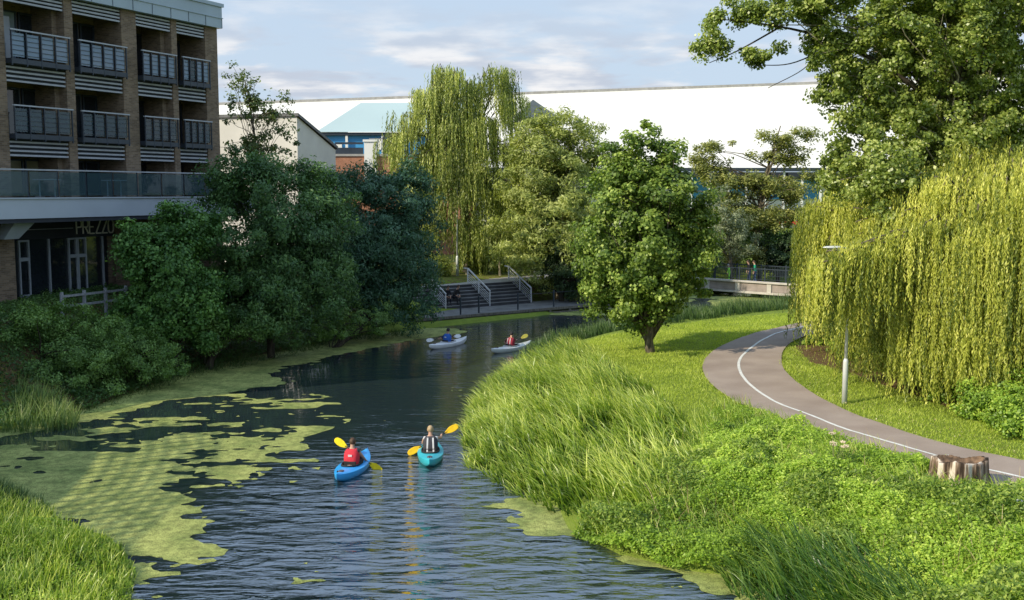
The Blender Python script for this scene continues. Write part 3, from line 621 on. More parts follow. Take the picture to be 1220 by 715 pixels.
def strands(A, Lh, spacing, size, asp, outdir, sway=.12, tint=.0, face=.7):
    """hanging strands: A anchors (k,3), Lh lengths"""
    cnt = np.maximum((Lh/spacing).astype(int), 2); idx = np.repeat(np.arange(len(A)), cnt)
    t = np.concatenate([np.arange(c)/c for c in cnt]); n = len(idx)
    ph = RNG.uniform(0, 6.28, len(A))[idx]; L_ = Lh[idx]
    od = outdir[idx]
    P = A[idx].copy(); P += od*(sway*L_*np.sqrt(t)*.6)[:, None]; P[:, 2] -= L_*t
    P[:, 0] += .05*L_*np.sin(ph+t*3)*t; P[:, 1] += .05*L_*np.cos(ph*1.7+t*3)*t
    P += RNG.normal(0, .022, (n, 3))
    ld = nz(np.stack([RNG.normal(0, .32, n), RNG.normal(0, .32, n), -np.ones(n)], 1))
    nr = nz(od*face+RNG.normal(0, .5, (n, 3))+np.array([0, 0, .35])); nr = nz(nr-ld*(nr*ld).sum(1)[:, None])
    sz = size*RNG.uniform(.6, 1.3, n)
    V, Fq = quads(P, nr, ld, sz, sz*asp)
    return V, Fq, idx, t
def weeping(root, cx, cy, topz, R, leaf, bark, nb, per, size=.13, asp=.2, spacing=.05, lowz=1.0, mode_full=True, asx=1., clus=.3, trunk_r=.3, side_only=None, topvar=.5, lenr=(1.2, 4.2), prof=.62, extra=()):
    """nb clusters spread over a dome; each cluster = an arching bough end with `per` strands"""
    o = np.array(root.location); Vs = []; Fs = []; Ts = []; base = 0
    mb = MB(); H = topz-o[2]; lz = lowz-o[2]
    c0 = np.array([cx, cy, 0])-np.array([o[0], o[1], 0])
    mb.tube(spline([(0, 0, -.3), (c0[0]*.3, c0[1]*.3, H*.3), (c0[0], c0[1], H*.55), (c0[0], c0[1], H*.8)], 12), np.linspace(trunk_r, trunk_r*.3, 12), 9)
    for b in range(nb+len(extra)):
        th = RNG.uniform(0, 6.28)
        if side_only is not None and RNG.random() < .8:
            th = side_only+RNG.normal(0, .9)
        rr = R*(RNG.uniform(0, 1)**.42); dz = rr/R
        z = H*(1-prof*dz**2.2)+RNG.normal(0, topvar*.35)-abs(RNG.normal(0, topvar))*1.1
        e = c0+np.array([math.cos(th)*rr*asx, math.sin(th)*rr, z]); od = np.array([math.cos(th), math.sin(th), 0])
        xl = None
        if b >= nb: q = extra[b-nb]; e = np.array(q[:3])-o; xl = q[3]; od = nz((e-c0)*np.array([1, 1, 0.]))
        s = c0+np.array([0, 0, H*RNG.uniform(.35, .7)])
        ctrl = spline([s, s*.5+e*.5+np.array([0, 0, .6]), e, e+od*clus*1.1+np.array([0, 0, -clus*.9])], 9)
        if b % 2 == 0: mb.tube(ctrl, np.linspace(.05, .01, 9), 5, cap=False)
        k = int(per*RNG.uniform(.6, 1.4)); tt = RNG.uniform(.82 if xl else .5, 1, k); ip = np.stack([np.interp(tt, np.linspace(0, 1, 9), ctrl[:, j]) for j in range(3)], 1)
        sp_ = np.array([-od[1], od[0], 0])
        A = ip+sp_*RNG.normal(0, clus, k)[:, None]+RNG.normal(0, .10, (k, 3))
        avail = A[:, 2]-lz; ln = np.minimum(RNG.uniform(*lenr)*RNG.uniform(.45, 1.1, k), np.maximum(avail*RNG.uniform(.74, 1.02, k), .25))
        if xl: ln = xl*RNG.uniform(.6, 1.2, k)
        V, Fq, idx, t = strands(A, ln, spacing, size, asp, np.tile(od, (k, 1)))
        tb = RNG.uniform(-.38, .24)
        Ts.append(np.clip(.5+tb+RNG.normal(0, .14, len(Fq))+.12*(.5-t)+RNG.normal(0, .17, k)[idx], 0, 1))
        Vs.append(V); Fs.append(Fq+base); base += len(V)
    np_mesh('crown', np.concatenate(Vs), np.concatenate(Fs), leaf, np.concatenate(Ts), root)
    mb.build('trunk', bark, root, smooth=True)
LM = {}
LM['maple'] = leafmat('maple_leaves', (0.040, 0.081, 0.016), (0.184, 0.276, 0.046), (0.575, 0.667, 0.172), .28)
LM['willow'] = leafmat('weeping_willow_leaves', (.10, .15, .03), (.44, .47, .07), (.82, .80, .2), .34, tcol=(1.3, 1.35, .9))
LM['farwillow'] = leafmat('far_willow_leaves', (0.076, 0.108, 0.027), (0.292, 0.346, 0.076), (0.670, 0.691, 0.216), .3)
LM['sage'] = leafmat('sage_willow_leaves', (0.092, 0.127, 0.034), (0.322, 0.368, 0.092), (0.667, 0.690, 0.253), .3)
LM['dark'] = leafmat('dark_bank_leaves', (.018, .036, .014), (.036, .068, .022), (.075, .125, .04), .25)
LM['bank'] = leafmat('bank_tree_leaves', (.03, .075, .026), (.085, .175, .055), (.21, .34, .10), .25)
LM['bank3'] = leafmat('fresh_bank_leaves', (0.034, 0.095, 0.024), (0.108, 0.230, 0.054), (0.257, 0.446, 0.108), .25)
LM['bank2'] = leafmat('blue_green_tree_leaves', (0.024, 0.063, 0.036), (0.063, 0.143, 0.083), (0.150, 0.270, 0.150), .25)
LM['olive'] = leafmat('olive_shrub_leaves', (0.047, 0.101, 0.024), (0.135, 0.243, 0.054), (0.297, 0.446, 0.121), .25)
LM['poplar'] = leafmat('poplar_leaves', (0.048, 0.084, 0.022), (0.252, 0.324, 0.060), (0.768, 0.792, 0.312), .32, .35, .5)
LM['thin'] = leafmat('thin_tree_leaves', (.05, .07, .035), (.12, .17, .07), (.28, .34, .15), .35)
LM['birch'] = leafmat('birch_leaves', (.12, .16, .03), (.26, .30, .06), (.48, .48, .13), .35)
LM['layer'] = leafmat('layered_tree_leaves', (.09, .12, .035), (.28, .30, .08), (.52, .50, .18), .3)
LM['silver'] = leafmat('silver_leaves', (.13, .16, .09), (.25, .29, .17), (.42, .45, .3), .25)
LM['rusty'] = leafmat('rusty_undergrowth_leaves', (.06, .09, .015), (.2, .22, .04), (.45, .26, .10), .3)
LM['ivy'] = leafmat('undergrowth_leaves', (0.070, 0.126, 0.021), (0.238, 0.378, 0.042), (0.588, 0.672, 0.112), .3)
def lobe(px, py, Y, rx, rz, ry=None):
    p = at_y(px, py, Y); s = Y/F; return (p[0], p[1], p[2], rx*s, (ry or rx)*s, rz*s)
# maple on the right bank
b = at_z(775, 421, 1.0); r = tree_root('maple_tree', b[0], b[1], 'round leafy dark green tree standing alone on the grass by the path', z=1.0)
Y = b[1]
tk = lambda l, Y: [(at_y(px, py, Y), rr) for px, py, rr in l]
broad(r, [lobe(765, 285, Y, 82, 95), lobe(760, 215, Y, 55, 70), lobe(800, 310, Y, 55, 70), lobe(715, 320, Y, 42, 62), lobe(770, 345, Y, 75, 42), lobe(790, 190, Y, 28, 42), lobe(745, 195, Y, 25, 38), lobe(832, 270, Y, 26, 60)],
      600, .44, 120, .14, .8, LM['maple'], M['bark'], tk([(776, 426, .22), (773, 405, .17), (778, 380, .14), (776, 300, .1), (772, 210, .05)], Y), .07, .5, nlimb=90)
mb = MB(); o = np.array(r.location); mb.tube(spline(np.array([at_y(775, 412, Y), at_y(764, 392, Y+.1), at_y(752, 350, Y+.2)])-o, 8), np.linspace(.12, .05, 8), 8); mb.tube(spline(np.array([at_y(776, 402, Y), at_y(789, 380, Y+.2), at_y(800, 340, Y+.2)])-o, 8), np.linspace(.11, .05, 8), 8)
mb.build('limb', M['bark'], r, smooth=True)
# dark trees and shrubs on the left bank
def bush(name, label, px, py, Y, rx, rz, leaf, n=120, clr=.3, per=90, size=.1, asp=.6, extra=(), cat='shrub', bark='dark_bark', group=None, **k):
    c = at_y(px, py, Y); z = hz_at(c[0], Y); r = tree_root(name, c[0], Y, label, cat, group, z=z)
    broad(r, [lobe(px, py, Y, rx, rz)]+[lobe(*e) for e in extra], n, clr, per, size, asp, leaf, M[bark], None, .035, k.pop('shell', .45), nlimb=25, **k)
    return r
bush('bank_tree', 'dark leafy tree in front of the restaurant sign', 204, 330, 43, 58, 72, LM['bank3'], 440, .48, 130, .14, .7, [(166, 287, 42.5, 30, 22), (225, 270, 43.5, 36, 32), (174, 300, 42.5, 28, 32), (235, 370, 43, 40, 50), (178, 390, 42.5, 44, 46)], 'tree')
bush('bank_tree', 'wide dark green tree on the left bank taller than its neighbours', 320, 285, 47, 85, 85, LM['bank'], 640, .55, 150, .17, .42, [(300, 225, 47.5, 55, 42), (380, 270, 48, 48, 60), (330, 360, 46.5, 80, 50), (265, 230, 47, 32, 38), (345, 205, 48, 45, 24), (395, 320, 47, 40, 60), (290, 330, 47, 50, 60)], 'tree', droop=.4)
bush('bank_tree', 'blue green rounded tree beside the steps on the left bank', 445, 285, 55, 75, 78, LM['bank2'], 600, .6, 150, .18, .4, [(420, 225, 56, 45, 30), (490, 250, 56, 38, 48), (460, 350, 54, 62, 42), (400, 340, 53, 45, 52), (500, 300, 56, 32, 68), (470, 215, 56, 45, 24), (400, 220, 56, 35, 24), (430, 300, 55, 80, 50)], 'tree', droop=.5)
bush('bank_shrub', 'broad olive green shrub on the near left bank', 70, 420, 38.5, 80, 60, LM['olive'], 430, .38, 130, .10, .5, [(20, 410, 38.5, 55, 50), (120, 430, 38, 48, 46), (70, 385, 39, 60, 28), (-25, 430, 37.5, 50, 50), (10, 455, 37, 44, 30), (60, 455, 37, 50, 24)])
bush('bank_shrub', 'low yellow green shrub between the near shrub and the bank tree', 165, 415, 40, 42, 42, LM['ivy'] if False else LM['olive'], 150, .28, 90, .09, .5, [(190, 430, 39.5, 35, 26), (140, 400, 40, 30, 30)])
bush('bank_shrub', 'low dark shrub at the water edge under the tallest bank tree', 250, 396, 44, 46, 24, LM['olive'], 130, .3, 80, .1, .5, [(300, 390, 45, 40, 20)])
bush('bank_shrub', 'brownish low shrub on the bank next to the steps', 395, 385, 50, 45, 24, LM['olive'], 110, .3, 80, .11, .5, [(440, 378, 52, 45, 26), (480, 376, 54, 25, 20)])
# thin tree behind the building corner
c = at_y(305, 200, 62); r = tree_root('thin_tree', c[0], 62, 'sparse upright tree rising behind the corner of the flats')
broad(r, [lobe(300, 120, 62, 34, 40), lobe(325, 135, 62, 26, 34), lobe(282, 95, 62, 14, 24), lobe(345, 165, 62, 16, 22), lobe(300, 175, 62, 45, 30), lobe(274, 135, 61, 10, 45)], 140, .42, 26, .2, .62, LM['thin'], M['bark'],
      [(np.array([c[0], 62, 2.5]), .12), (at_y(305, 190, 62), .08), (at_y(300, 140, 62), .05), (at_y(292, 95, 62), .02)], .022, .8, nlimb=80)
# weeping willow beyond the steps
Y = 76; p = at_y(550, 80, Y); r = tree_root('weeping_willow', p[0]+.3, Y, 'tall weeping willow rising behind the waterside steps')
ex = []
for px_, py_, w_, k_ in [(512, 100, 18, 12), (537, 78, 12, 12), (562, 92, 14, 10), (590, 80, 14, 13), (606, 112, 12, 10), (494, 132, 16, 12), (478, 156, 14, 9), (530, 120, 22, 14), (572, 135, 22, 14), (602, 165, 16, 12), (615, 215, 12, 12), (500, 185, 18, 14), (540, 170, 24, 16), (585, 215, 22, 14), (520, 235, 22, 14), (555, 255, 24, 14), (600, 260, 18, 10)]:
    for _ in range(k_):
        q = at_y(px_+RNG.normal(0, w_*.6), py_+abs(RNG.normal(0, 9)), Y-1.5+RNG.uniform(-2.4, 1.6)); ex.append((q[0], q[1], q[2], RNG.uniform(1.2, 3.4)))
weeping(r, p[0], Y, p[2]-2.2, 3.9, LM['farwillow'], M['bark'], 150, 24, .22, .28, .11, 3.0, asx=.9, clus=.42, topvar=1.2, lenr=(1., 3.6), prof=.45, side_only=math.radians(240), extra=ex)
# sage willow right of it
c = at_y(665, 330, 70); r = tree_root('pale_willow_tree', c[0], 70, 'broad sage green tree between the tall willow and the round tree')
broad(r, [lobe(662, 235, 70, 72, 95), lobe(665, 172, 70, 52, 48), lobe(642, 176, 70.5, 38, 46), lobe(700, 200, 71, 40, 60), lobe(640, 280, 69, 55, 62), lobe(690, 300, 70, 62, 68), lobe(625, 230, 70, 34, 60)], 680, .68, 120, .28, .28, LM['sage'], M['bark'], None, .08, .45, up=.3, droop=.2)
c = at_y(665, 340, 64.5); r = tree_root('willow_shade_foliage', c[0]+.4, 68.2, 'shade of the sage green tree given as darker leaves hanging over the right end of the steps')
broad(r, [lobe(672, 320, 67.8, 30, 42), lobe(700, 330, 68, 40, 40), lobe(655, 290, 68.5, 34, 34)], 190, .5, 85, .2, .3, LM['dark'], M['dark_bark'], None, .06, .45, droop=.6)  # shaded lower side of the sage tree, shade put into darker leaf colours
# lit birches and hedge behind the steps
for i, (px, Yb, lab) in enumerate([(515, 73, 'slim pale stemmed birch leftmost behind the steps'), (556, 74, 'slim pale stemmed birch just right of the tall lamp'), (571, 76, 'slim pale stemmed birch behind the middle handrail'), (596, 73.5, 'slim pale stemmed birch above the right hand flight of steps'), (635, 74.5, 'slim pale stemmed birch beside the shaded tree')]):
    c = at_y(px, 320, Yb); r = tree_root('birch_tree', c[0], Yb, lab, 'tree', 'birches behind the steps')
    broad(r, [lobe(px, 285, Yb, 17, 34), lobe(px+3, 255, Yb, 12, 22)], 46, .45, 40, .17, .5, LM['birch'], M['pale_bark'], [(np.array([c[0], Yb, 1.4]), .09), (at_y(px-1, 300, Yb), .08), (at_y(px+2, 240, Yb), .03)], .03, .5, nlimb=20)
for i, (px, py, Yb, rx, rz, lab) in enumerate([(520, 318, 71.5, 20, 15, 'low sunlit bush left of the lamp behind the steps'), (568, 316, 76, 22, 18, 'low sunlit bush between the lamp and the middle handrail'), (610, 318, 77, 26, 18, 'low sunlit bush behind the right hand flight of steps')]):
    bush('hedge_bush', lab, px, py, Yb, rx, rz, LM['birch'], 60, .4, 70, .16, .6, group='bushes behind the steps')
# trees right of the maple, around the bridge
c = at_y(900, 300, 84); r = tree_root('layered_tree', c[0], 84, 'olive tree with flat spreading layers of foliage behind the footbridge')
LY = []
for px, py, w_ in [(850, 175, 26), (880, 250, 50), (900, 265, 50), (925, 225, 44), (865, 215, 40), (945, 175, 26), (938, 255, 34), (840, 190, 24), (905, 215, 40), (870, 235, 36), (925, 165, 28), (940, 190, 30), (960, 160, 20), (890, 255, 44), (940, 235, 30), (850, 200, 30), (915, 185, 22), (970, 210, 24)]:
    LY.append(lobe(px, py, 84, w_, 8))
broad(r, LY, 520, .6, 70, .24, .5, LM['layer'], M['bark'], [(np.array([c[0], 84, 1.2]), .25), (at_y(905, 250, 84), .2), (at_y(915, 200, 84), .1), (at_y(930, 150, 84), .04)], .06, .6, nlimb=90, outw=.1, up=.9)
bush('silver_tree', 'silvery pale green tree right behind the round tree', 872, 265, 80, 30, 40, LM['silver'], 130, .5, 70, .2, .35, [(850, 285, 80, 24, 34), (885, 285, 80, 24, 26)], 'tree', bark='bark')
bush('dark_bush', 'dark rounded bush filling the gap below the stadium beside the layered tree', 915, 290, 86, 40, 22, LM['olive'], 150, .5, 80, .2, .6, [(890, 275, 88, 30, 20)])
bush('dark_bush', 'very dark rounded bush beside the bridge under the willow', 928, 305, 82, 24, 26, LM['dark'], 120, .5, 80, .2, .6, [(950, 300, 82, 20, 26)])
bush('hedge_bush', 'yellow green bush behind the fluorescent jacket on the bridge', 872, 303, 82, 18, 18, LM['layer'], 60, .4, 70, .16, .6, group='bushes behind the bridge')
bush('hedge_bush', 'olive bush behind the middle of the bridge railing', 905, 308, 83, 24, 18, LM['layer'], 80, .4, 70, .16, .6, group='bushes behind the bridge')
bush('hedge_bush', 'dark green bush behind the maple at the left end of the bridge', 825, 310, 80, 38, 34, LM['olive'], 140, .5, 80, .18, .6, [(790, 320, 78, 40, 32), (750, 325, 76, 40, 32)], group='bushes behind the bridge')
# poplar upper right
Y = 36; c = at_y(1140, 200, Y); r = tree_root('poplar_tree', c[0], Y, 'large poplar with pale trunk leaning its boughs over the willows')
broad(r, [lobe(1085, 45, Y, 118, 86), lobe(1190, 60, Y, 90, 120), lobe(1040, 130, Y, 66, 62), lobe(1130, 160, Y-.5, 90, 70), lobe(1005, 195, Y, 36, 46), lobe(1060, 215, Y-2.5, 52, 50), lobe(1120, 225, Y-2.5, 50, 30), lobe(1200, 150, Y-1, 60, 50), lobe(1000, 60, Y, 42, 40), lobe(960, 5, Y, 60, 28), lobe(885, 12, Y, 45, 20), lobe(843, 50, Y, 24, 36), lobe(905, 68, Y, 30, 14), lobe(1225, 170, Y, 40, 60), lobe(1150, -60, Y, 150, 80), lobe(990, 110, Y, 26, 26)],
      1750, .38, 130, .118, .8, LM['poplar'], M['pale_bark'], [(np.array([c[0], Y, .8]), .34), (at_y(1142, 180, Y), .26), (at_y(1138, 60, Y), .2), (at_y(1134, -60, Y), .1)], .05, .55, nlimb=150, outw=.35)
mb = MB(); o = np.array(r.location)
for pts, r0 in (([(1140, 135), (1100, 110), (1050, 78), (1000, 50), (930, 32), (850, 22)], .13), ([(1140, 250), (1125, 150), (1095, 100), (1050, 40)], .10), ([(1000, 50), (945, 75), (900, 78)], .03), ([(930, 32), (880, 60), (845, 75)], .035), ([(1140, 260), (1090, 215), (1020, 190)], .08), ([(1140, 90), (1170, 40), (1190, -30)], .09), ([(985, 45), (960, 80), (915, 105)], .02), ([(1060, 85), (1030, 120), (985, 160)], .04)):
    mb.tube(spline(np.array([at_y(a, b_, Y+RNG.normal(0, .3)) for a, b_ in pts])-o, 14), np.linspace(r0, .012, 14), 7)
mb.build('limb', M['dark_bark'], r, smooth=True)
# weeping willows on the right
r = tree_root('weeping_willow', 16.3, 43.5, 'yellow green weeping willow whose strands touch the bend of the path', z=1.0)
weeping(r, 16.2, 42.5, 9.4, 4.3, LM['willow'], M['bark'], 240, 34, .15, .26, .05, 1.3, clus=.26, topvar=.7, lenr=(1.6, 6.2), prof=.32, side_only=math.radians(235))
r = tree_root('weeping_willow', 16.5, 34.5, 'large yellow green weeping willow at the right edge behind the lamp', z=1.0)
weeping(r, 16.2, 34., 8.9, 4.9, LM['willow'], M['bark'], 330, 34, .13, .26, .042, 1.15, clus=.26, topvar=.7, lenr=(1.6, 6.4), prof=.27, side_only=math.radians(225), extra=[(9.35+.15*i, 31.1+.12*(i % 4), 5.45+.10*(i % 3)+.05*i, 1.5+.9*((i*7) % 5)/5) for i in range(26)])
# undergrowth along the foot of the willows
UG = [(978, 428, 43, 22, 26, 'small bush at the tip of the planting by the path bend'), (1012, 436, 40, 26, 28, 'leafy bush directly behind the lamp post'), (1055, 448, 37, 32, 32, 'bush with reddish dead leaves right of the lamp post'), (1095, 462, 34.5, 32, 32, 'bright leafy bush in the middle of the willow undergrowth'), (1135, 478, 32, 34, 32, 'bright leafy bush two along from the frame edge'), (1180, 492, 29.5, 38, 34, 'bramble bush next to the rightmost one under the willow'), (1225, 508, 27.5, 40, 36, 'rightmost bramble bush under the willow at the frame edge')]
for i, (px, py, Yb, rx, rz, lab) in enumerate(UG):
    bush('undergrowth_bush', lab, px+4, py-10, Yb, rx*1.15, rz*1.3, LM['rusty'] if i == 2 else LM['ivy'], 200, .28, 110, .08, .7, [(px+25, py-34, Yb+1.4, rx*1.2, rz*1.4), (px-12, py+6, Yb-.2, rx*.8, rz*.6)], cat='bush', group='undergrowth beneath the willows', low=.05)
#PART2
# ------------------------------------------------------------------ block of flats on the left
BA = (-20.3, 43.0); BU = (.427, .904)
def tpx(px, y=0.0):
    k = (px-610)/F; return (20.3+.904*y+k*(43+.427*y))/(.427-.904*k)
B = empty('apartment_building', (BA[0], BA[1], 0), math.atan2(BU[1], BU[0]))
tag(B, 'buff brick block of flats with dark balconies above a restaurant', 'building')
Z2, Z3, Z4, ZR = 7.26, 9.85, 12.85, 15.7      # terrace, third and fourth floor levels, roof fascia underside
piers = []; bays = []
for k in range(-2, 1):
    o = 7.1*k
    piers += [(o-1.0, o-.1, .9), (o+2.9, o+3.35, .45)]; bays += [(o-.1, o+2.9), (o+3.35, o+6.1)]
piers += [(6.1, 7.0, .9), (9.25, 9.62, .45), (11.6, 12.5, .9)]; bays += [(7.0, 9.25), (9.62, 11.6)]
m = MB()
for a, b_, d in piers:
    m.box(a, -.0, Z2, b_, d, ZR)
    if b_-a > .6: m.box(a, .004, 2.5, b_, d, Z2-.8)
    else: m.box(a-.25, d+.003, Z2+.003, b_+.02, 1.7, ZR-.003)
    if b_-a > .6: m.box(a+.02, d+.003, Z2+.003, b_-.02, 1.7, ZR-.003)
m.box(-15.2, 1.7, Z2+.01, 12.5, 2.0, ZR); m.box(12.2, .95, 2.5, 12.49, 13, ZR-.01); m.box(-15.2, 12.7, 2.5, 12.2, 13, ZR-.01); m.box(-15.2, 2.01, 2.5, -14.9, 12.7, ZR-.01)
m.box(tpx(126, 1.3), 1.2, 2.5, 12.2, 1.5, 6.5)
m.build('wall', M['brick'], B)
m = MB()
m.box(-15.4, -.25, ZR, 12.62, 13.1, ZR+1.05); m.box(-15.5, -.33, ZR+1.05, 12.7, 13.2, ZR+1.22); m.box(-15.45, -.30, ZR+.48, 12.66, -.26, ZR+.52)
rf = m.build('roof', M['zinc'], B)
for t in np.arange(-15, 12.6, 1.2): m = MB(); m.box(t, -.268, ZR+.01, t+.015, -.251, ZR+.47); m.build('seam', M['dark_metal'], rf)
m = MB()
for t in np.linspace(7.5, 11.2, 7): m.box(t, 3.0, ZR+1.22, t+.05, 3.05, ZR+1.95)
for zz in (1.5, 1.9): m.box(7.4, 2.99, ZR+zz, 11.3, 3.06, ZR+zz+.05)
m.build('roof_railing', M['dark_metal'], rf)
for z in (Z3, Z4):
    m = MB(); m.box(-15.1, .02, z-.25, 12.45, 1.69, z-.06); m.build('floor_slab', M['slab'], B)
# bays: louvres, balcony, windows
for bi, (a, b_) in enumerate(bays):
    for fl, (z, top) in enumerate(((Z2+.1, Z3-.95), (Z3, Z4-.95), (Z4, ZR-.62))):
        # louvre bank above opening
        m = MB(); n_ = 5 if fl < 2 else 4; zt = top+(.9 if fl < 2 else .6)
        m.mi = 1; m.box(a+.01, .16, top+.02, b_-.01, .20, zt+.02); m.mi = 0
        for i in range(n_):
            zz = top+.03+i*(zt-top)/n_; m.box(a+.01, .05, zz, b_-.01, .13, zz+.075)
        m.build('louvre', [M['louvre'], M['slab']], B)
        # window wall at the back of the loggia
        nw = 3; wd = (b_-a)/nw
        for i in range(nw):
            x0 = a+i*wd+.05; x1 = a+(i+1)*wd-.05; m = MB()
            for q in ((x0, z, x1, z+.08), (x0, top-.1, x1, top-.02), (x0, z+.08, x0+.07, top-.1), (x1-.07, z+.08, x1, top-.1)): m.box(q[0], 1.60, q[1], q[2], 1.69, q[3])
            f_ = m.build('window', M['dark_metal'], B); m = MB(); m.box(x0+.07, 1.65, z+.08, x1-.07, 1.67, top-.1)
            pm = M['pane']
            if (bi in (4,) and fl == 0 and i in (1, 2)) or (bi == 4 and fl == 1 and i == 0): pm = M['warm_pane']
            elif bi == 4 and fl == 2 and i == 1: pm = M['bright_pane']
            m.build('pane', pm, f_)
        if fl == 0: continue
        bal = MB(); bal.box(a+.02, -.32, z-.22, b_-.02, .155, z-.02); 
        np_ = 5 if b_-a > 2.5 else 5
        for i in range(np_):
            x = a+.06+(b_-a-.12)*i/(np_-1); bal.box(x-.02, -.33, z-.30, x+.02, -.27, z+1.08)
        for i in range(5): bal.box(a+.03, -.268, z+.12+i*.19, b_-.03, -.25, z+.14+i*.19)
        bo = bal.build('balcony', M['dark_metal'], B)
        m = MB(); m.box(a+.01, -.35, z+1.085, b_-.01, -.25, z+1.14); m.build('handrail', M['louvre'], bo)
        for i in range(np_-1):
            x0 = a+.06+(b_-a-.12)*i/(np_-1)+.06; x1 = a+.06+(b_-a-.12)*(i+1)/(np_-1)-.06
            m = MB(); m.box(x0, -.245, z+.06, x1, -.235, z+1.0)
            m.build('glass_panel', M['bright_glass'] if fl == 2 and not (bi % 4 == 3 and i == 1) else M['rail_glass'], bo)
# terrace
m = MB(); m.box(-15.4, -1.5, 6.42, 13.2, -.003, 7.22); m.box(-15.4, -1.56, 7.2, 13.25, -1.44, 7.255)
m.build('terrace_fascia', M['fascia'], B)
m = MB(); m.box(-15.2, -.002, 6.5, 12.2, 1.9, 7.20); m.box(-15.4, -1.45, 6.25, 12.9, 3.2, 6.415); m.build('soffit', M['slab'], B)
tr = MB(); tr.box(-15.4, -1.46, 8.33, 13.2, -1.38, 8.385); hr = tr.build('terrace_railing', M['louvre'], B)
m = MB()
for t in np.arange(-15, 13.2, 1.45): m.box(t, -1.41, 7.26, t+.04, -1.37, 8.33)
m.build('post', M['dark_metal'], hr)
for t in np.arange(-15, 12, 1.45): m = MB(); m.box(t+.07, -1.435, 7.32, t+1.42, -1.425, 8.28); m.build('glass_panel', M['terrace_glass'], hr)
# slanted bracket, ground floor shop front
for k in (0, -7.1):
    m = MB(); a0, a1, b0, b1 = tpx(18, -.9)+k, tpx(44, -.9)+k, tpx(8, -.9)+k, tpx(26, -.9)+k
    P = [(b0, -.75, 5.6), (b1, -.75, 5.6), (b1, -.3, 5.6), (b0, -.3, 5.6), (a0, -1.1, 6.41), (a1, -1.1, 6.41), (a1, -.3, 6.41), (a0, -.3, 6.41)]
    m.quadbox(P); m.build('bracket', M['grey_metal'], B)
GY = 1.0
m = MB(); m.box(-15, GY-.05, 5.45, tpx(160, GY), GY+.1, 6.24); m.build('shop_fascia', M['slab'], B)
m = MB(); m.box(tpx(34, GY-.08), GY-.09, 5.86, tpx(88, GY-.08), GY-.055, 5.89); m.build('fascia_trim', M['louvre'], B)
m = MB(); m.box(-15, GY+.04, 3.0, tpx(128, GY), GY+.06, 5.45); m.build('shop_window', M['pane'], B)
for px in (58, 122): t = tpx(px, GY); m = MB(); m.box(t-.04, GY-.04, 2.9, t+.04, GY+.035, 5.44); m.build('mullion', M['grey_metal'], B)
for x0, x1 in ((21, 34), (80.5, 91), (91.3, 102)):
    t0, t1 = tpx(x0, GY), tpx(x1, GY); m = MB(); w_ = .075
    for q in ((t0, 2.9, t0+w_, 5.44), (t1-w_, 2.9, t1, 5.44), (t0+w_, 4.55, t1-w_, 4.70), (t0+w_, 5.36, t1-w_, 5.44), (t0+w_, 2.92, t1-w_, 3.12)): m.box(q[0], GY-.06, q[1], q[2], GY+.03, q[3])
    d = m.build('door', M['grey_metal'], B); m = MB(); m.box(t0+w_, GY-.01, 3.12, t1-w_, GY, 4.55); m.build('pane', M['pane'], d)
    m = MB(); m.bar((t1-.12, GY-.10, 3.75), (t1-.12, GY-.10, 4.15), .03); m.build('handle', M['steel'], d)
# lettering PREZZO built from strokes
G = {'P': [((0, 0), (0, 1)), ((0, 1), (.5, 1)), ((.5, 1), (.62, .88)), ((.62, .88), (.62, .62)), ((.62, .62), (.5, .5)), ((.5, .5), (0, .5))],
     'R': [((0, 0), (0, 1)), ((0, 1), (.5, 1)), ((.5, 1), (.62, .88)), ((.62, .88), (.62, .62)), ((.62, .62), (.5, .5)), ((.5, .5), (0, .5)), ((.3, .5), (.64, 0))],
     'E': [((0, 0), (0, 1)), ((0, 1), (.6, 1)), ((0, .5), (.5, .5)), ((0, 0), (.6, 0))],
     'Z': [((0, 1), (.64, 1)), ((.64, 1), (0, 0)), ((0, 0), (.66, 0))],
     'O': [((.15, 0), (0, .2)), ((0, .2), (0, .8)), ((0, .8), (.15, 1)), ((.15, 1), (.5, 1)), ((.5, 1), (.65, .8)), ((.65, .8), (.65, .2)), ((.65, .2), (.5, 0)), ((.5, 0), (.15, 0))]}
m = MB(); x = tpx(92, GY-.1); hgt = .60; sc = .46
for ch in 'PREZZO':
    for (a, b_) in G[ch]: m.bar((x+a[0]*sc, GY-.10, 5.60+a[1]*hgt), (x+b_[0]*sc, GY-.10+.001*len(m.v)/8*.1, 5.60+b_[1]*hgt), .06, .035, up=(0, 1, 0))
    x += .80*sc
m.build('sign_lettering', simple('cream_letters', (.80, .77, .66), .5, var=.05), B)
# terrace furniture seen behind the glass: tables and chairs
def terrace_set(t, lab):
    p = Matrix.Rotation(math.atan2(BU[1], BU[0]), 4, 'Z') @ Vector((t, -.75, 0)); r = empty('outdoor_table', (BA[0]+p.x, BA[1]+p.y, 7.26), math.atan2(BU[1], BU[0])); tag(r, lab, 'table')
    m = MB(); m.box(-.45, -.3, .70, .45, .3, .74); m.build('table_top', M['steel'], r)
    for sx in (-.38, .38): m = MB(); m.box(sx-.02, -.25, .005, sx+.02, .25, .03); m.box(sx-.02, -.02, .03, sx+.02, .02, .70); m.build('leg', M['steel'], r)
for t, lab in ((1.0, 'small metal table behind the terrace glass nearest the frame edge'), (4.6, 'small metal table behind the terrace glass near the brick pillar')): terrace_set(t, lab)
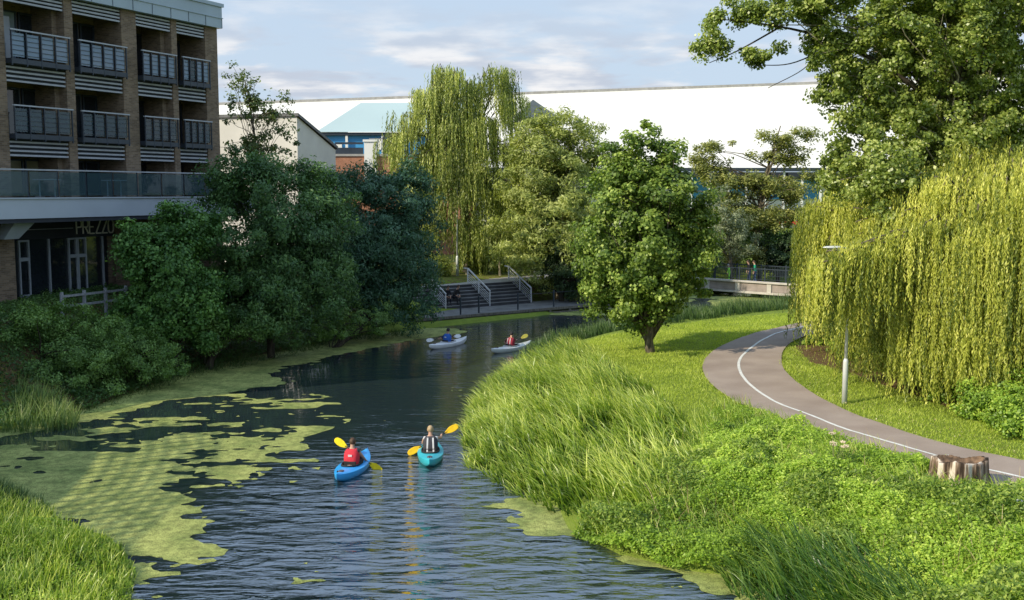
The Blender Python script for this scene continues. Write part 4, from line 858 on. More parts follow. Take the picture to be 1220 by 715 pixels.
# fences in front of the restaurant
def fence(name, lab, p0, p1, zt, zb, pal, post_n, rails, mat, cat='fence'):
    p0 = np.array(p0); p1 = np.array(p1); r = empty(name, (p0[0], p0[1], zb)); tag(r, lab, cat); d = p1-p0; Ln = np.linalg.norm(d); r.rotation_euler = (0, 0, math.atan2(d[1], d[0]))
    for i in range(post_n): m = MB(); x = Ln*i/(post_n-1); m.box(x-.05, -.05, -.4, x+.05, .05, zt-zb+.05); m.build('post', mat, r)
    for zr in rails: m = MB(); m.box(0, -.085, zr, Ln, -.052, zr+.09); m.build('rail', mat, r)
    if pal:
        m = MB(); k = int(Ln/.13)
        for i in range(k): x = (i+.5)*Ln/k; m.box(x-.042, -.11, .05, x+.042, -.088, zt-zb-RNG.uniform(0, .05))
        m.build('palings', mat, r)
    return r
fence('timber_rail_fence', 'grey timber post and rail fence outside the restaurant windows', at_y(74, 364, 41.5)[:2], at_y(150, 347, 44.5)[:2], 3.45, 2.6, False, 4, (.3, .7), M['pale_timber'])
fence('paling_fence', 'pale close boarded fence showing between the bank trees', at_y(205, 366, 44.8)[:2], at_y(330, 360, 50)[:2], 3.15, 2.25, True, 5, (.2, .65), M['pale_timber'])
# ------------------------------------------------------------------ buildings behind
def prism(m, base, z0, ztops):
    k = len(base); b = len(m.v); m.v += [(x, y, z0) for x, y in base]+[(x, y, zt) for (x, y), zt in zip(base, ztops)]
    for i in range(k): j = (i+1) % k; m.f.append((b+i, b+j, b+k+j, b+k+i)); m.m.append(m.mi)
    m.f.append(tuple(b+k+i for i in range(k))); m.m.append(m.mi)
r = empty('rendered_building', (-16.2, 80, 1.5)); tag(r, 'cream rendered building with sloping dark edged roof behind the thin tree', 'building')
m = MB(); prism(m, [(0, 0), (1.2, 10), (-9, 14), (-9.5, 2.6)], -1.5, [11.6, 9.5, 9.5, 11.6]); m.build('wall', M['render_wall'], r)
m = MB(); prism(m, [(.15, -.2), (1.4, 10.2), (-9.2, 14.3), (-9.8, 2.5)], 11.62, [11.85, 9.8, 9.8, 11.85])
for i, zz in enumerate((11.62, 9.56, 9.56, 11.62)): v = m.v[i]; m.v[i] = (v[0], v[1], zz)
m.build('roof', M['dark_conc'], r)
r = empty('brick_building', (-16.6, 97, 1.5)); tag(r, 'low orange brick building with white pillar beside the tall willow', 'building')
m = MB(); m.box(0, 0, -1.5, 13, 8, 9.2); m.build('wall', M['orange_brick'], r)
m = MB(); m.box(-.1, -.12, 9.2, 14.1, 8, 9.4); m.build('coping', M['concrete'], r)
m = MB(); m.box(3.1, -.3, 6, 4.2, .8, 10.5); m.box(3.0, -.4, 10.5, 4.3, .9, 10.7); m.build('pillar', M['white_paint'], r)
m = MB()
for i in range(7): m.box(4.7+i*.42, .3, 9.4, 5.0+i*.42, .36, 11.0)
m.build('slatted_screen', M['dark_metal'], r)
m = MB(); m.box(.3, .5, 9.4, 2.9, .6, 10.0); m.box(.3, .5, 10.3, 2.9, .6, 10.5); m.build('screen_rail', M['dark_metal'], r)
r = empty('blue_fronted_building', (-24.2, 132, 1.5)); tag(r, 'low building with pale green hipped roof and bright blue frontage', 'building')
m = MB(); m.box(.5, 1, -1.5, 19, 20, 13.3); m.build('wall', M['render_wall'], r)
m = MB(); m.box(.45, .8, 8.5, 19, .98, 13.2); m.build('blue_panel', M['blue'], r)
for i, x in enumerate((2.2, 6.3, 8.6)): m = MB(); m.box(x, .6, 11.2, x+(.7 if i == 0 else 1.5), .75, 12.0 if i == 0 else 12.6); m.build('window', M['white_paint'], r)
for x in (3.4, 7.9, 10.2, 14): m = MB(); m.box(x, .3, 7, x+.3, .6, 13.2); m.build('column', M['white_paint'], r)
m = MB(); m.box(.3, .2, 12.95, 19.5, .9, 13.3); m.build('gutter', M['dark_metal'], r)
m = MB(); k = [(-.2, 0, 13.35), (20, 0, 13.35), (20, 20, 18.6), (3.6, 13, 18.0), (3.6, 20, 18.0), (-.2, 20, 13.35)]
m.poly([k[0], k[1], (20, 13, 18.0), k[3]]); m.poly([k[0], k[3], k[4], k[5]]); m.poly([k[3], (20, 13, 18.0), (20, 20, 18), k[4]]); m.build('roof', M['green_roof'], r)
r = empty('stadium', (0, 175, 1.2)); tag(r, 'long white stadium roof filling the skyline behind the trees', 'stadium')
m = MB(); z1 = lambda x: 22.9+(x+42)*.0345
m.loft([[(x, -4, 10.1), (x, 25, z1(x))] for x in np.linspace(-75, 115, 20)], closed=False, cap=False)
m.loft([[(x, 25.02, z1(x)), (x, 60, 14)] for x in np.linspace(-75, 115, 20)], closed=False, cap=False)
m.build('roof', M['stadium'], r)
m = MB()
m.loft([[(x, 24.9, z1(x)-.05), (x, 24.9, z1(x)+.45), (x, 25.3, z1(x)+.45), (x, 25.3, z1(x)-.05)] for x in np.linspace(-75, 115, 20)]); m.build('roof_ridge', M['concrete'], r)
m = MB(); m.box(-75, -4.2, 9.5, 115, -3.6, 10.08); m.build('eave_beam', M['dark_metal'], r)
m = MB(); m.box(-75, 2, -1.2, 115, 58, 9.5); m.build('wall', M['white_paint'], r)
for x in np.arange(30, 62, 6.0): m = MB(); m.box(x, 1.5, 5.0, x+3.6, 1.9, 8.6); m.build('blue_banner', M['blue'], r)
m = MB(); m.box(20, 1.3, 8.7, 70, 1.98, 9.4); m.box(20, 1.4, 1.6, 70, 1.95, 3.2); m.build('window_band', M['pane'], r)
m = MB(); m.box(20, 1.2, .8, 70, 1.6, 1.3); m.build('red_stripe', M['red'], r)
m = MB()
for x in np.arange(26, 70, 3.0): m.box(x, -3.7, -1.2, x+.3, -3.4, 9.5)
m.build('column', M['white_paint'], r)
r = empty('gabled_roof_building', (2.2, 128, 1.5)); tag(r, 'dark pointed roof peeping over the pale willow tree', 'building')
m = MB(); m.box(-1.4, 0, -1.5, 2.9, 8, 14.79); m.build('wall', M['render_wall'], r)
m = MB(); m.loft([[(-1.9, -1, 14.8), (.3, -1, 16.9), (3.4, -1, 14.8)], [(-1.9, 9, 14.8), (.3, 9, 16.9), (3.4, 9, 14.8)]]); m.build('roof', simple('slate_roof', (.12, .15, .18), .7), r)
# ------------------------------------------------------------------ waterside steps
SB = np.array([1.3, 67.4]); SD = np.array([.8, .6]); SN = np.array([-.6, .8]); SL = 12.0; SA = SB-SL*SD
r = empty('waterside_steps', (SA[0], SA[1], .35), math.atan2(.6, .8)); tag(r, 'wide flight of grey steps leading down to the landing stage', 'steps')
m = MB(); nst = 7; rs = 1.27/nst; td = .32
for i in range(nst): m.box(0, i*td, -.5, SL, nst*td+.4, (i+1)*rs-.035)
m.build('riser', M['riser'], r)
for i in range(nst-1): m = MB(); m.box(-.02, i*td-.02, (i+1)*rs-.034, SL+.02, (i+1)*td-.003, (i+1)*rs); m.build('tread', M['dark_conc'], r)
m = MB(); m.box(-8, nst*td-td-.02, 1.27-.034, SL+9, nst*td+2.6, 1.27); m.build('top_landing', M['concrete'], r)
r2 = empty('landing_stage', (SA[0], SA[1], 0), math.atan2(.6, .8)); tag(r2, 'low concrete and timber landing stage in front of the steps', 'landing stage')
m = MB(); m.box(-4, -3.0, .16, SL+4.5, .6, .345); m.build('deck', M['dark_conc'], r2)
m = MB(); m.box(-4, -3.12, .22, SL+4.5, -3.003, .36); m.build('edge_beam', M['timber'], r2)
m = MB(); m.box(-4, -3.10, -.25, SL+4.5, -3.01, .1); m.build('fender_board', M['timber'], r2)
m = MB()
for x in np.arange(-3.5, SL+4.4, 1.6): m.box(x, -3.14, -.9, x+.16, -3.0, .2)
m.build('pile', M['timber'], r2)
def steprail(d, lab):
    o = SB-SD*d; r = empty('step_handrail', (o[0], o[1], .35), math.atan2(.6, .8)); tag(r, lab, 'handrail', 'handrails on the steps')
    L0 = np.array([0, -.08, .95]); L1 = np.array([0, nst*td+.1, .95+1.27]); 
    m = MB(); m.bar(L0, L1, .075); m.bar(L1, L1+np.array([0, .45, 0]), .07); m.build('handrail_bar', M['rail_steel'], r)
    for f_ in (0, .5, 1): P = L0*(1-f_)+L1*f_; m = MB(); m.bar((0, P[1]+.03, P[2]-.93), (0, P[1]+.03, P[2]-.04), .06); m.build('post', M['rail_steel'], r)
    m = MB()
    for k in range(5): off = np.array([0, .06, -.80+.14*k]); m.bar(L0+off, L1+off-np.array([0, .05, 0]), .025)
    m.build('infill_bar', M['rail_steel'], r)
for d, lab in ((.12, 'steel step handrail at the right hand end of the flight'), (3.4, 'steel step handrail in the middle of the flight'), (6.7, 'steel step handrail beside the seated pair'), (10.0, 'steel step handrail half hidden by the bank tree')): steprail(d, lab)
rr = empty('landing_railing', tuple(SA-SN*2.7)+(.345,), math.atan2(.6, .8)); tag(rr, 'dark post railing along the edge of the landing stage', 'railing')
for x in (4.6, 5.9, 8.8, 11.6, 14.4): m = MB(); m.tube([(x, 0, 0), (x, 0, .95)], .05, 8); m.ball((x, 0, .97), .065); m.build('post', M['dark_metal'], rr)
for zz in (.9,): m = MB(); m.tube([(4.6, 0, zz), (14.4, 0, zz)], .012, 6); m.build('rail', M['dark_metal'], rr)
# ------------------------------------------------------------------ footbridge
bl = at_y(850, 346, 76)[:2]; br_ = at_y(945, 353, 71.7)[:2]; bd = nz(br_-bl); b0 = bl-bd*6; Ln = 30
r = empty('footbridge', (b0[0], b0[1], .33), math.atan2(bd[1], bd[0])); tag(r, 'low footbridge with panelled sides and dark railings over the river', 'bridge')
m = MB(); m.box(0, 0, .12, Ln, 3.2, .5); m.build('deck', M['dark_conc'], r)
m = MB(); m.box(0, -.25, 0, Ln, -.003, .12); m.box(0, -.28, .76, Ln, .1, .88); m.box(0, -.1, .12, Ln, -.004, .76)
for x in np.arange(.4, Ln, 2.5): m.box(x, -.2, .122, x+.35, -.102, .758)
m.build('parapet', simple('bridge_concrete', (.50, .46, .42), .85, var=.15, scale=1.5), r)
m = MB()
for x in np.arange(.4, Ln-3, 2.5): m.box(x+.40, -.14, .18, x+2.45, -.103, .70)
m.build('parapet_panel', simple('brown_panel', (.30, .25, .23), .85, var=.2, scale=2), r)
for yy in (-.05, 3.0):
    m = MB(); m.box(0, yy, 1.72, Ln, yy+.06, 1.78); m.box(0, yy+.01, 1.0, Ln, yy+.05, 1.03)
    for x in np.arange(.2, Ln, .13): m.box(x, yy+.02, 1.03, x+.018, yy+.04, 1.72)
    ra = m.build('railing', M['dark_metal'], r)
    m = MB()
    for x in np.arange(.1, Ln, 2.0): m.box(x, yy-.005, .885 if yy < 0 else .5, x+.07, yy+.065, 1.85)
    m.build('post', M['dark_metal'], ra)
BR = (b0, bd)
# ------------------------------------------------------------------ lamps, stump, small plants
def lamp(loc, h, lab, side=-1, thick=1.):
    r = empty('street_lamp', loc); tag(r, lab, 'street lamp')
    m = MB(); m.tube([(0, 0, -.1), (0, 0, 1.25), (0, 0, 1.32), (0, 0, 1.4)], [.085*thick, .08*thick, .078*thick, .05*thick], 14); m.build('base_section', M['grey_lamp'], r, True)
    m = MB(); m.tube([(0, 0, 1.38), (0, 0, h)], [.05*thick, .038*thick], 12); m.build('pole', M['grey_lamp'], r, True)
    m = MB(); m.tube([(0, 0, h-.03), (side*.12, 0, h+.04), (side*.25, 0, h+.05)], .03, 8); m.build('arm', M['grey_lamp'], r, True)
    m = MB(); rings = []
    for s_, w_, t_ in ((0, .05, .03), (.08, .11, .05), (.3, .14, .055), (.5, .12, .045), (.6, .05, .02)):
        rings.append([(side*(.2+s_), w_*math.cos(a), h+.06+t_*math.sin(a)*(1.0 if math.sin(a) > 0 else .5)) for a in np.linspace(0, 2*math.pi, 12, endpoint=False)])
    m.loft(rings); hd = m.build('lamp_head', M['grey_lamp'], r, True)
    m = MB(); m.box(min(side*.3, side*.65), -.09, h+.018, max(side*.3, side*.65), .09, h+.034); m.build('lens', M['white_paint'], hd)
M['grey_lamp'] = simple('pale_lamp_column_paint', (.62, .64, .62), .45, .1, var=.08, scale=2)
p = at_z(1006, 482, 1.0); lamp((p[0], p[1], hz_at(p[0], p[1])), 4.72, 'pale grey street lamp on the grass beside the path')
p = at_y(545, 330, 72.5); lamp((p[0], p[1], hz_at(p[0], p[1])), 6.2, 'tall grey street lamp standing behind the waterside steps', side=1, thick=1.3)
# stump
p = at_z(1143, 577, 1.0); r = empty('tree_stump', (p[0], p[1], hz_at(p[0], p[1])-.02)); tag(r, 'wide weathered tree stump with hollow top beside the path', 'tree stump')
nA = 96; ths = np.linspace(0, 2*math.pi, nA, endpoint=False)
flu = .07*np.sin(3*ths+.6)+.045*np.sin(7*ths+2)+.012*np.sin(15*ths)+.012*RNG.normal(0, 1, nA)
def sring(z, sc, fl, jit=0, zj=0): return [((.62*sc+flu[i]*fl)*math.cos(ths[i])*1.05, (.62*sc+flu[i]*fl)*math.sin(ths[i])*.8, z+zj*(math.sin(3*ths[i]+1)*.7+math.sin(5*ths[i])*.3+RNG.normal(0, .12))) for i in range(nA)]
m = MB(); top = sring(.60, .86, .75, zj=.05)
m.loft([sring(-.15, 1.25, 1.9), sring(0, 1.12, 1.5), sring(.1, 1.0, 1.1), sring(.3, .9, .8), sring(.54, .87, .75, zj=.02), top, [(x*.84, y*.82, z+.01) for x, y, z in top]], cap=False)
m.mi = 1; inner = [(x*.84, y*.82, z+.01) for x, y, z in top]
m.loft([inner, [(x*.74, y*.7, .53+.03*math.sin(i*.3)) for i, (x, y, z) in enumerate(top)], [(x*.3, y*.3, .44) for x, y, z in top], [(x*.01, y*.01, .42) for x, y, z in top]], cap=False)
def stumpmat():
    m, nt, N, L, b = newmat('weathered_stump_wood'); setp(b, rough=.9, spec=.1)
    tc = N.new('ShaderNodeTexCoord'); mp = N.new('ShaderNodeMapping'); mp.inputs['Scale'].default_value = (1, 1, .10); L.new(tc.outputs['Object'], mp.inputs['Vector'])
    no = N.new('ShaderNodeTexNoise'); no.inputs['Scale'].default_value = 8; no.inputs['Detail'].default_value = 6; L.new(mp.outputs[0], no.inputs['Vector'])
    r = N.new('ShaderNodeValToRGB'); e = r.color_ramp.elements; e[0].position = .42; e[1].position = .60; e[0].color = (.05, .035, .025, 1); e[1].color = (.62, .55, .46, 1); x = e.new(.52); x.color = (.24, .17, .12, 1)
    L.new(no.outputs['Fac'], r.inputs['Fac']); L.new(r.outputs['Color'], b.inputs['Base Color'])
    bp = N.new('ShaderNodeBump'); bp.inputs['Distance'].default_value = .04; L.new(no.outputs['Fac'], bp.inputs['Height']); L.new(bp.outputs['Normal'], b.inputs['Normal']); return m
m.build('stump_wood', [stumpmat(), simple('rotten_wood', (.16, .10, .06), .95, var=.6, scale=9, bump=.6)], r, True)
# seed head plants
def umbel(px, py, h, lab, col, cnt=5):
    p = at_z(px, py, 1.0); r = empty('seed_head_plant', (p[0], p[1], hz_at(p[0], p[1]))); tag(r, lab, 'plant')
    m = MB(); hc_ = simple('seed_head_'+str(px), col, .9, var=.2)
    for i in range(cnt):
        hd = MB()
        e = np.array([RNG.normal(0, .16), RNG.normal(0, .12), h*RNG.uniform(.75, 1.05)]); m.tube(spline([(0, 0, 0), e*.5+np.array([0, 0, .1]), e], 5), .008, 5)
        for k in range(26): a = RNG.uniform(0, 6.28); q = RNG.uniform(0, .085); c = e+np.array([q*math.cos(a), q*math.sin(a), .03-q*.25+RNG.normal(0, .006)]); hd.ball(c, RNG.uniform(.011, .02), 5)
        hd.build('flower_head', hc_, r)
    m.build('stem', MG['stem'], r)
MG['stem'] = simple('green_stem', (.16, .2, .06), .7)
umbel(992, 566, .85, 'beige seed heads standing above the near bank weeds', (.62, .50, .36), 6)
umbel(1218, 628, .55, 'white flower head among the weeds at the right frame edge', (.75, .75, .72), 4)
bush('sapling', 'tiny leafy sapling growing in the open lawn', 806, 462, 36.5, 9, 6, LM['maple'], 12, .18, 50, .09, .7, cat='sapling')
# ------------------------------------------------------------------ people
SKIN = simple('skin', (.55, .32, .22), .55, var=.05); HAIRS = {'brown': (.07, .035, .015), 'black': (.012, .010, .010), 'blond': (.42, .30, .16), 'grey': (.3, .28, .25)}
_cl = {}
def cloth(c, n='cloth'):
    k = (tuple(c), n)
    if k not in _cl: _cl[k] = simple(n, c, .85, var=.12, scale=14, bump=.2, bscale=60)
    return _cl[k]
def ik(a, b, l1, l2, hint):
    a = np.array(a, float); b = np.array(b, float); d = np.linalg.norm(b-a); d2 = min(d, (l1+l2)*.985)
    if d > d2: b = a+(b-a)*d2/d; d = d2
    x = (l1*l1-l2*l2+d*d)/(2*d); h = math.sqrt(max(l1*l1-x*x, 0)); u = (b-a)/d; hh = np.array(hint, float); hh = hh-u*(hh@u); hh = hh/(np.linalg.norm(hh)+1e-9)
    return a+u*x+hh*h, b
def person(label, loc, rz, pose, shirt, trousers, hair='brown', hands=None, sc=1., vest=None, sleeve=.55, group=None, lean=.08, headturn=0., feet=None, bald=False):
    """pose: 'kayak','sit','stand'. local +Y is forward. loc = seat or foot point. hands: world targets (L,R)"""
    R_ = Matrix.Rotation(rz, 3, 'Z'); Ri = R_.transposed()
    tl = lambda p: np.array(Ri @ (Vector(p)-Vector(loc)))/sc
    seat = .09 if pose != 'stand' else .93
    pel = np.array([0, 0, seat]); fwd = lean
    spine = pel+np.array([0, fwd*.35, .20]); chest = pel+np.array([0, fwd*.8, .38]); neck = pel+np.array([0, fwd*1.1, .53]); hb = neck+np.array([0, fwd*.15+.015, .085]); hc = hb+np.array([0, .02, .075]); ht = hc+np.array([0, 0, .085])
    V = [pel, spine, chest, neck, hb, hc, ht]; Rd = [(.15, .12), (.135, .11), (.16, .115), (.055, .055), (.062, .066), (.078, .092), (.05, .055)]; E = [(0, 1), (1, 2), (2, 3), (3, 4), (4, 5), (5, 6)]; Tg = ['t', 's', 's', 'n', 'n', 'n', 'n']
    def add(p, r, par, tg): V.append(np.array(p, float)); Rd.append((r, r) if np.isscalar(r) else r); E.append((par, len(V)-1)); Tg.append(tg); return len(V)-1
    nose = add(hc+np.array([0, .105, -.012]), .014, 5, 'n')
    for sx, side in ((-1, 0), (1, 1)):
        sh = add(chest+np.array([sx*.165, fwd*.15, .085]), .058, 2, 's')
        if hands is not None and hands[side] is not None: ht_ = tl(hands[side])
        elif pose == 'stand': ht_ = V[sh]+np.array([sx*.08, .10, -.54])
        else: ht_ = pel+np.array([sx*.12, .42, .12])
        hint = (sx*.9, -.45, -.8); el, wr = ik(V[sh], ht_, .28, .25, hint)
        e = add(el, .041, sh, 'a'); mid = add(el*.45+wr*.55, .036, e, 'f'); w_ = add(wr, .024, mid, 'h')
        dr = nz(wr-el); pm = add(wr+dr*.045, (.034, .02), w_, 'h'); fw = np.cross(dr, (0, 0, 1)); fw = nz(fw) if np.linalg.norm(fw) > .1 else np.array([1., 0, 0]); dn = nz(np.cross(fw, dr))
        for q in range(4):
            k1 = add(wr+dr*(.085+.006*(q in (1, 2)))+fw*(.018*(q-1.5)), .0085, pm, 'h'); k2 = add(V[k1]+dr*.018-dn*.022*(1 if True else 0), .0078, k1, 'h'); add(V[k2]-dr*.012-dn*.018, .007, k2, 'h')
        th = add(wr+dr*.035+fw*.035*(-sx), .0095, w_, 'h'); add(V[th]+dr*.03-dn*.015, .008, th, 'h')
        hp = add(pel+np.array([sx*.09, .02, -.02]), .095, 0, 't')
        if pose == 'kayak': kn = pel+np.array([sx*.17, .45, .10]); an = pel+np.array([sx*.12, .86, -.04]); to = an+np.array([sx*.02, .06, .14])
        elif pose == 'sit': kn = pel+np.array([sx*.12, .43, .05]); an = pel+np.array([sx*.11, .42, -.37]); to = an+np.array([0, .16, -.05])
        else: kn = np.array([sx*.10, .04+(.05 if sx > 0 else 0), .50]); an = np.array([sx*.10, (.10 if sx > 0 else -.10), .09]); to = an+np.array([0, .16, -.055])
        k_ = add(kn, .062, hp, 't'); m_ = add(kn*.6+an*.4, .056, k_, 't'); a_ = add(an, .038, m_, 't'); add(to, (.038, .028), a_, 'o')
    me = bpy.data.meshes.new('person'); me.from_pydata([tuple(v) for v in V], E, []); o = bpy.data.objects.new('tmp', me); sc2 = bpy.data.scenes.new('scratch'); sc2.collection.objects.link(o)
    md = o.modifiers.new('s', 'SKIN'); sv = me.skin_vertices[0].data
    for i, r_ in enumerate(Rd): sv[i].radius = r_
    sv[0].use_root = True
    ss = o.modifiers.new('u', 'SUBSURF'); ss.levels = 2; ss.render_levels = 2
    sc2.view_layers[0].update(); dg = sc2.view_layers[0].depsgraph; me2 = bpy.data.meshes.new_from_object(o.evaluated_get(dg)); me2.name = 'person'; bpy.data.objects.remove(o); bpy.data.scenes.remove(sc2)
    P = o = link('person', me2, None, loc); o.rotation_euler = (0, 0, rz); o.scale = (sc, sc, sc); tag(o, label, 'person', group)
    mats = [SKIN, cloth(shirt, 'shirt_cloth'), cloth(trousers, 'trouser_cloth'), cloth((.03, .03, .035), 'shoe')]
    me2.materials.clear()
    for m_ in mats: me2.materials.append(m_)
    VA = np.array(V); seg = [(VA[a], VA[b], Tg[b] if Tg[b] != 'n' or Tg[a] != 's' else 'n') for a, b in E]; mi = []
    for f_ in me2.polygons:
        c = np.array(f_.center); best = 9; bt = 's'; bf = 0
        for a, b, t in seg:
            ab = b-a; q = min(1, max(0, (c-a)@ab/(ab@ab+1e-9))); d = np.linalg.norm(c-a-ab*q)
            if d < best: best = d; bt = t; bf = q
        z = {'n': 0, 'h': 0, 's': 1, 't': 2, 'o': 3, 'a': 1 if bf < sleeve*1.6 else 0, 'f': 0 if sleeve < 1 else 1}[bt]
        if bt == 'n' and c[2] < neck[2]-.01: z = 1
        mi.append(z)
    me2.polygons.foreach_set('material_index', mi); me2.polygons.foreach_set('use_smooth', [True]*len(mi)); me2.update()
    # hair: cap over the skull open at the face
    m = MB(); nr_ = 7; nc = 14; rings = []
    for i in range(nr_):
        t = math.pi*(.02+.62*i/(nr_-1)); ring = []
        for j in range(nc):
            a = 2*math.pi*j/nc; front = max(0, math.sin(a)); tt = t*(1-.45*front)
            ring.append(hc+np.array([.094*math.sin(tt)*math.cos(a), .006+.108*math.sin(tt)*math.sin(a), .012+.118*math.cos(tt)])+RNG.normal(0, .002, 3))
        rings.append(ring)
    m.loft(rings, cap=False); m.poly(rings[0]); h_ = m.build('hair', simple('hair_'+hair, HAIRS[hair], .6, var=.3, scale=25), P, True)
    if pose == 'kayak' or True:
        for sx in (-1, 1):
            m = MB(); m.ball(hc+np.array([sx*.030, .086, .008]), .010, 6); m.build('eye', M['black'], P, True)
            m = MB(); m.ball(hc+np.array([sx*.083, .0, -.008]), (.012, .022, .032), 6); m.build('ear', SKIN, P, True)
        m = MB(); m.ball(hc+np.array([0, .086, -.045]), (.022, .008, .006), 6); m.build('mouth', cloth((.35, .12, .1), 'lips'), P, True)
    if vest:
        main, accent, label_c = vest; rings = []
        ax = nz(neck-pel)
        for f_, rx, ry in ((.10, .185, .150), (.22, .205, .165), (.45, .215, .17), (.66, .215, .165), (.82, .20, .145), (.93, .165, .115), (1.0, .12, .085)):
            c = pel*(1-f_)+neck*f_; rings.append([c+np.array([math.copysign(abs(math.cos(a))**.75, math.cos(a))*rx, math.copysign(abs(math.sin(a))**.8, math.sin(a))*ry, 0]) for a in np.linspace(0, 2*math.pi, 20, endpoint=False)])
        m = MB(); m.loft(rings, cap=False); v_ = m.build('life_jacket', cloth(main, 'vest_nylon'), P, True); so_ = v_.modifiers.new('t', 'SOLIDIFY'); so_.thickness = .02
        m = MB()
        if accent:
            for f0, f1 in ((.15, .92),):
                for sx in (-1, 1):
                    pts = [pel*(1-f)+neck*f+np.array([sx*(.095-.02*f), -(.162-.06*max(0, f-.6)), 0]) for f in np.linspace(.12, .95, 6)]
                    for a, b in zip(pts[:-1], pts[1:]): m.bar(a, b, .045, .02, up=(0, 1, 0))
            m.build('shoulder_strap', cloth(accent, 'strap'), v_)
        m = MB(); c = pel*.3+neck*.7
        if label_c: m.box(-.055, c[1]-.180, c[2]-.035, .055, c[1]-.165, c[2]+.02); m.build('back_label', cloth(label_c, 'label'), v_)
        m = MB(); c = pel*.82+neck*.18; m.loft([[c+np.array([math.cos(a)*(.207), math.sin(a)*(.168), dz]) for a in np.linspace(0, 2*math.pi, 20, endpoint=False)] for dz in (-.018, .018)], cap=False); m.build('waist_belt', cloth((.55, .53, .5) if accent != (.03, .03, .035) else (.5, .5, .5), 'belt'), v_)
    return P
def kayak(label, c, rz, L_, wd, col, rim, group=None):
    r = empty('kayak', (c[0], c[1], 0), rz); tag(r, label, 'kayak', group); nS, nU = 44, 21
    mat = simple('kayak_shell_'+str(round(col[2], 2)), col, .32, var=.10, scale=2.5); dk = simple('cockpit_shade_and_trim', (.02, .02, .022), .8)  # near black paints shade into the cockpit; rim, seat and handles share it
    def wv(s): return max(.002, wd/2*(1-abs(s)**1.9)**.85)
    def sheer(s): return .17+.10*abs(s)**2.6*(1.3 if s > 0 else .7)
    rings = []
    for i in range(nS+1):      # hull shell: sheer to sheer round the keel
        s = -1+2*i/nS; w_ = wv(s); y = s*L_/2*(1-0*s); kz = -.10+.24*abs(s)**4.; ring = []
        for j in range(nU):
            a = math.pi*j/(nU-1); ca = math.cos(a); sa = math.sin(a)
            ring.append((w_*math.copysign(abs(ca)**.7, ca), y, sheer(s)+(kz-sheer(s))*sa**.8))
        rings.append(ring)
    m = MB(); m.loft(rings, closed=False, cap=False); m.build('hull', mat, r, True)
    m = MB(); rings = []; cl, cw, cy_ = .46, min(.235, wd*.36), -.05
    for i in range(nS*2+1):
        s = -1+i/nS; w_ = wv(s); y = s*L_/2; ring = []
        for j in range(25):
            u = -1+j/12; x = u*w_; e = ((y-cy_)/cl)**2+(x/cw)**2; z = sheer(s)+.075*(1-u*u)*(1-s*s*.6)
            if e < 1: z = .02+.0*e
            ring.append((x, y, z))
        rings.append(ring)
    m.loft(rings, closed=False, cap=False)
    for fi, f_ in enumerate(m.f):
        cc_ = np.mean([m.v[k] for k in f_], 0)
        if ((cc_[1]-cy_)/cl)**2+(cc_[0]/cw)**2 < 1.08: m.m[fi] = 1
    m.build('deck', [mat, dk], r, True)
    m = MB(); a = np.linspace(0, 2*math.pi, 33); zr = lambda x, y: sheer(2*y/L_)+.075*(1-(x/max(wv(2*y/L_), .01))**2)*(1-(2*y/L_)**2*.6)+.02
    pts = [(cw*1.04*math.cos(t), cy_+cl*1.04*math.sin(t), zr(cw*math.cos(t), cy_+cl*math.sin(t))) for t in a]; m.tube(pts, .022, 8, cap=False); m.build('cockpit_rim', dk if rim is None else cloth(rim, 'rim'), r, True)
    m = MB(); m.box(-.17, -.26, .06, .17, -.22, .32); m.build('seat_back', dk, r, bevel=.015)
    m = MB(); m.ball((0, -L_*.37, sheer(-.74)+.048), (.08, .13, .018), 12); m.build('rear_hatch', cloth((.10, .08, .10), 'hatch'), r, True)
    for sg in (-1, 1): m = MB(); m.tube([(0, sg*L_*.462, sheer(.92)+.01), (0, sg*L_*.475, sheer(.95)+.05), (0, sg*L_*.488, sheer(.97)+.01)], .010, 6); m.build('grab_handle', dk, r, True)
    return r
def paddle(label, a, b, blade_c, shaft_c=(.03, .03, .03), tilt=.0, vis=(1, 1)):
    a = np.array(a, float); b = np.array(b, float); c = (a+b)/2; r = empty('kayak_paddle', tuple(c)); tag(r, label, 'paddle'); a = a-c; b = b-c; d = nz(b-a)
    m = MB(); m.tube([a+d*.36, b-d*.36], .016, 8); m.build('shaft', cloth(shaft_c, 'shaft'), r, True)
    for e, dd, sg in ((a, d, 1), (b, -d, -1)):
        upv = np.array([0, -1., .35]); n_ = nz(upv-dd*(upv@dd)); s_ = np.cross(dd, n_); ring = []
        for t, w_ in ((0, .03), (.04, .075), (.14, .098), (.26, .092), (.36, .055), (.44, .018)):
            cc_ = e+dd*t; k = .02*math.sin(t*7); ring.append([cc_+s_*w_*math.cos(q)+n_*(.010*math.sin(q)+k*math.cos(q)**2) for q in np.linspace(0, 2*math.pi, 12, endpoint=False)])
        m = MB(); m.loft(ring); m.build('blade', cloth(blade_c, 'blade'), r, True)
def head_of(a, b): d = np.array(b[:2])-np.array(a[:2]); return math.atan2(d[1], d[0])-math.pi/2
YEL = (.80, .62, .01)
